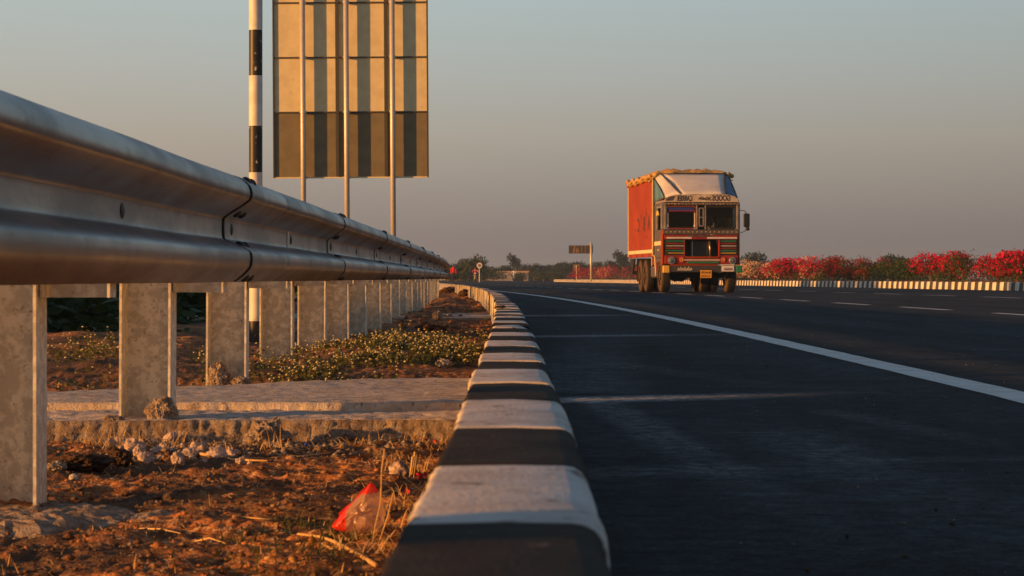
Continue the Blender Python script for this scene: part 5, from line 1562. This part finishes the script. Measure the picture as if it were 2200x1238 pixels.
def blades(name, n, area, h, m, label, cat, rng, w=.0016, lay=.7, clumps=None):
    V, Fc = [], []
    for k in range(n):
        if clumps is not None:
            c = clumps[rng.integers(len(clumps))]; x, y = c[0] + rng.normal() * c[2], c[1] + rng.normal() * c[2]
        else: x, y = rng.uniform(*area[0]), area[1][0] * (area[1][1] / area[1][0]) ** rng.random()
        z = gz(x, y); a = rng.random() * 6.28; L = h * rng.uniform(.4, 1.2); la = lay * rng.uniform(.4, 1.3)
        dx, dy = math.cos(a), math.sin(a); b = len(V); ww = w * rng.uniform(.6, 1.4)
        for i, t in enumerate((0, .45, 1)):
            r = L * t; hz_ = z + .002 + L * (1 - la) * t + L * .45 * la * math.sin(t * 2.4) * .6
            q = ww * (1 - .8 * t)
            V += [(x + dx * r * la - dy * q, y + dy * r * la + dx * q, hz_), (x + dx * r * la + dy * q, y + dy * r * la - dx * q, hz_ + .0005)]
        Fc += [(b, b + 1, b + 3, b + 2), (b + 2, b + 3, b + 5, b + 4)]
    return tag(link(name, np_mesh(name, V, Fc), m), label, cat, None, "stuff")
rng = np.random.default_rng(3)
def cl(px, py, r): p = gp(px, py); return (p.x, p.y, r)
blades("dry_straw", 300, None, .09, straw, "loose straw litter matted around the cotton drift", "straw", rng, .0012, 1.0, [cl(270, 962, .05), cl(230, 962, .05), cl(340, 968, .07), cl(540, 975, .06), cl(400, 960, .06), cl(620, 965, .05)])
blades("dry_grass", 420, None, .075, straw, "dry broken grass along the foot of the kerb", "dry grass", rng, .0012, .92, [cl(870, 1090, .04), cl(900, 1010, .05), cl(850, 1140, .05), cl(930, 960, .05), cl(830, 1180, .06), cl(890, 950, .06), cl(760, 960, .07)])
blades("dry_grass", 500, ((-1.5, -.12), (3.3, 6.9)), .035, straw, "sparse dry bits of grass over the bare soil", "dry grass", rng, .0009, .95)
blades("green_grass", 300, None, .038, grass_green, "low green grass tufts on the soil before the plastic bag", "grass", rng, .0014, .6, [cl(650, 1130, .035), cl(700, 1165, .03), cl(570, 1190, .05), cl(520, 1170, .05), cl(600, 1215, .05), cl(770, 1165, .02), cl(700, 1200, .04)])
blades("green_grass", 150, None, .10, grass_green, "green grass tuft among the flowering weeds", "grass", rng, .0025, .5, [cl(905, 785, .04), cl(890, 800, .06), cl(830, 810, .1)])
red_petal = M("fallen_petal", (.60, .02, .03), (.42, .015, .02), scale=40, rough=.6)
for k, (px, py, r, lab) in enumerate([(866, 1062, 13, "crumpled fallen red blossom beside the yellow straw at the kerb"), (904, 1034, 11, "dark red blossom lying against the kerb face"), (935, 955, 7, "small bright red petal higher up at the kerb"),
                                 (905, 945, 6, "dull red petal among the dry grass under the slab")]):
    p = gp(px, py + r * .5); rr = r / F * p.y
    V, Fc = quads(np.random.default_rng(k).normal(size=(14, 3)) * rr * .45 + np.array([0, 0, rr * .6]), rr * .6, np.random.default_rng(k + 9), asp=.8)
    o = link("fallen_blossom", np_mesh("fallen_blossom", V, Fc), red_petal); o.location = p
    tag(o, lab, "blossom")
p = gp(655, 962); mb = MB(); mb.box(-.006, .006, -.004, .004, 0, .012); o = mb.build("plastic_scrap", M("blue_plastic", (.02, .06, .5), rough=.4), None, bevel=.002); o.location = (p.x, p.y, p.z + .002); o.rotation_euler = (.4, .3, .6)
tag(o, "tiny blue plastic scrap beside the large concrete chunk", "plastic scrap")
for (px, py, lab) in ((565, 1108, "pale oval chip lying on the bare soil"), (560, 945, "yellowish round leaf lying on the rubble")):
    p = gp(px, py); mb = MB(); mb.ball((0, 0, 0), (.011, .006, .0025), 10, 5); o = mb.build("leaf", cotton_m if py > 1000 else straw, None, True); o.location = (p.x, p.y, p.z + .004); tag(o, lab, "leaf")
p = gp(765, 990)   # dry curled leaf
mb = MB(); pts = []
for i in range(7):
    t = i / 6 * 2 - 1; pts.append((t * .042, (1 - t * t) * .011, .004 + .006 * t * t)); pts.append((t * .042, -(1 - t * t) * .011, .012 + .004 * t))
mb.add(pts, [(2 * i, 2 * i + 2, 2 * i + 3, 2 * i + 1) for i in range(6)]); o = mb.build("dry_leaf", straw, None, True); o.location = p; o.rotation_euler = (0, 0, .25)
tag(o, "curled dry leaf lying left of the flat brown stone", "leaf")

# crumpled plastic bag
p = gp(770, 1148)
k = p.y / F
bag = empty("plastic_bag", p, "crumpled clear plastic bag with a red printed edge lying at the kerb", "plastic bag")
clear = bpy.data.materials.new("clear_plastic"); clear.use_nodes = True
cn, cl_ = clear.node_tree.nodes, clear.node_tree.links
cp = cn["Principled BSDF"]; cp.inputs["Base Color"].default_value = (.70, .44, .32, 1); cp.inputs["Roughness"].default_value = .22; cp.inputs["Specular IOR Level"].default_value = .6
ct = cn.new("ShaderNodeBsdfTransparent"); ctl = cn.new("ShaderNodeBsdfTranslucent"); ctl.inputs[0].default_value = (.6, .45, .35, 1)
m1 = cn.new("ShaderNodeMixShader"); m1.inputs[0].default_value = .45; m2 = cn.new("ShaderNodeMixShader"); m2.inputs[0].default_value = .45
cl_.new(cp.outputs[0], m1.inputs[1]); cl_.new(ctl.outputs[0], m1.inputs[2]); cl_.new(m1.outputs[0], m2.inputs[1]); cl_.new(ct.outputs[0], m2.inputs[2]); cl_.new(m2.outputs[0], cn["Material Output"].inputs[0])
redp = M("red_plastic", (.80, .06, .035), (.72, .05, .03), scale=20, rough=.25, spec=.6)
n_ = redp.node_tree.nodes; l_ = redp.node_tree.links; t_ = n_.new("ShaderNodeBsdfTranslucent"); t_.inputs[0].default_value = (.8, .05, .03, 1); x_ = n_.new("ShaderNodeMixShader"); x_.inputs[0].default_value = .4
l_.new(n_["Principled BSDF"].outputs[0], x_.inputs[1]); l_.new(t_.outputs[0], x_.inputs[2]); l_.new(x_.outputs[0], n_["Material Output"].inputs[0])
out = [(-58, 10), (-52, 22), (-30, 55), (0, 80), (24, 110), (34, 104), (44, 88), (56, 50), (54, 20), (38, 2), (10, -3), (-20, 2), (-42, 4)]   # outline in photo pixels about the foot
def bagsheet(name, sel, m, parent, ysign):
    NN = 15; V = []
    cx, cz = 6, 42
    o_ = chaikin(out, 2, True); n = len(o_)
    for i in range(n):
        for j in range(NN):
            t = j / (NN - 1)
            x = cx + (o_[i][0] - cx) * t; z = cz + (o_[i][1] - cz) * t
            w = 24 * (1 - t * t) ** .6
            c = 13 * mnoise.fractal(Vector((x * .045, z * .05, ysign * 4.0)), 1.0, 2.0, 4) + 9 * abs(mnoise.noise(Vector((x * .10, z * .07, 7)))) 
            V.append(((x + 1.5 * c * .3) * k, (-ysign * (w + c * (1 - t ** 3))) * k, z * k + .002))
    Fc = []
    for i in range(n):
        i2 = (i + 1) % n
        for j in range(NN - 1):
            q = (i * NN + j, i * NN + j + 1, i2 * NN + j + 1, i2 * NN + j)
            c = sum((Vector(V[v]) for v in q), Vector()) / 4
            Fc.append((q, sel(c.x / k, c.z / k)))
    use = [f for f, s in Fc if s]
    return link(name, np_mesh(name, V, use), m, parent, True)
def is_red(x, z): return (x < -26 and z < 38 + (x + 58) * .95) or (z > 86 + (.1 * x)) or (x < 6 and z > 46 + (x + 30) * 1.12)
for ys in (1, -1):
    bagsheet("bag_film", lambda x, z: not is_red(x, z), clear, bag, ys)
    bagsheet("red_print", is_red, redp, bag, ys)

# ------------------------------------------------------------------ flowering ground cover
def cover(name, n, patch, label, rng, hs=.045):
    """patch(x, y) gives 0..1 density"""
    X0, X1, Y0, Y1 = -2.9, -.10, 9.0, 17.5
    x = X0 + (X1 - X0) * rng.random(n * 6); y = Y0 + (Y1 - Y0) * rng.random(n * 6)
    k = rng.random(n * 6) < patch(x, y); x, y = x[k][:n], y[k][:n]; n = len(x)
    z = gh(x, y); h = hs * (.30 + .8 * rng.random(n))
    lean = rng.normal(size=(n, 2)) * .3
    tip = np.stack([x + lean[:, 0] * h, y + lean[:, 1] * h, z + h], -1)
    C = np.concatenate([np.stack([x, y, z], -1) + (tip - np.stack([x, y, z], -1)) * t + rng.normal(size=(n, 3)) * .012 for t in (.15, .35, .55, .7, .8)])
    V, Fc = quads(C, .0095, rng, asp=.55)
    lv = (V, Fc)
    f = tip + rng.normal(size=(n, 3)) * .004; f = np.concatenate([f, f + rng.normal(size=(n, 3)) * .022]) ; f = f[rng.random(len(f)) < .50]
    oc = np.array([(1, 0, 0), (-1, 0, 0), (0, 1, 0), (0, -1, 0), (0, 0, .8), (0, 0, -.6)], float)
    F8 = np.array([(0, 2, 4), (2, 1, 4), (1, 3, 4), (3, 0, 4), (2, 0, 5), (1, 2, 5), (3, 1, 5), (0, 3, 5)])
    s = .0042 + .0035 * rng.random(len(f))
    FV = (oc[None] * s[:, None, None] * (.7 + .6 * rng.random((len(f), 6, 1))) + f[:, None, :]).reshape(-1, 3); FF = (F8[None] + (np.arange(len(f)) * 6)[:, None, None]).reshape(-1, 3)
    # stems
    q = .0012; i = np.arange(n)[:, None] * 4
    b0 = np.stack([x, y, z], -1)
    SV = np.stack([b0 - [q, 0, 0], b0 + [q, 0, 0], tip + [q * .6, 0, 0], tip - [q * .6, 0, 0]], 1).reshape(-1, 3); SF = np.concatenate([i, i + 1, i + 2, i + 3], 1)
    r = tag(link(name, np_mesh(name, lv[0], lv[1]), cover_leaf), label, "ground cover", None, "stuff")
    a = link("flowers", np_mesh("flowers", FV, FF), cover_flower, r); a["kind"] = "stuff"
    b = link("stems", np_mesh("stems", SV, SF), cover_leaf, r); b["kind"] = "stuff"
rng = np.random.default_rng(123)
cover("flowering_weeds", 4300, lambda x, y: np.clip(gauss(x, -.5, .42) * gauss(y, 11.4, 2.1) * 1.5 * np.clip(.45 + 2.3 * fbm(x * 3.2, y * 1.6, 61, 3), 0.0, 1.2), 0, 1) * (y > 9.25 + 1.1 * np.minimum(0, x + .4) * .8), "mat of small cream-flowered weeds between the concrete slab and the earth mound", rng, .044)
cover("flowering_weeds", 900, lambda x, y: np.clip(gauss(x, -1.95, .20) * gauss(y, 11.4, .8) + .35 * gauss(x, -1.45, .25) * gauss(y, 10.2, .9), 0, 1), "loose clump of cream-flowered weeds behind the posts", rng, .09)
cover("flowering_weeds", 500, lambda x, y: gauss(x, -.95, .25) * gauss(y, 10.3, .9), "cream-flowered weeds at the foot of the fourth post", rng, .06)
cover("flowering_weeds", 260, lambda x, y: .5 * gauss(x, -1.85, .5) * gauss(y, 9.6, .5), "sparse weeds on the red soil behind the second post", rng, .03)

# ------------------------------------------------------------------ haze
hz_m = bpy.data.materials.new("dusty_haze"); hz_m.use_nodes = True
hn, hl = hz_m.node_tree.nodes, hz_m.node_tree.links
hn.remove(hn["Principled BSDF"])
pv = hn.new("ShaderNodeVolumePrincipled"); pv.inputs["Color"].default_value = (.62, .76, .92, 1); pv.inputs["Density"].default_value = .00036; pv.inputs["Anisotropy"].default_value = .25
hl.new(pv.outputs[0], hn["Material Output"].inputs["Volume"])
mb = MB(); mb.box(-720, 720, -90, 1230, -3.2, 9.0)
hz_o = mb.build("haze", hz_m); tag(hz_o, "thin evening dust haze over road and trees", "haze", None, "stuff")
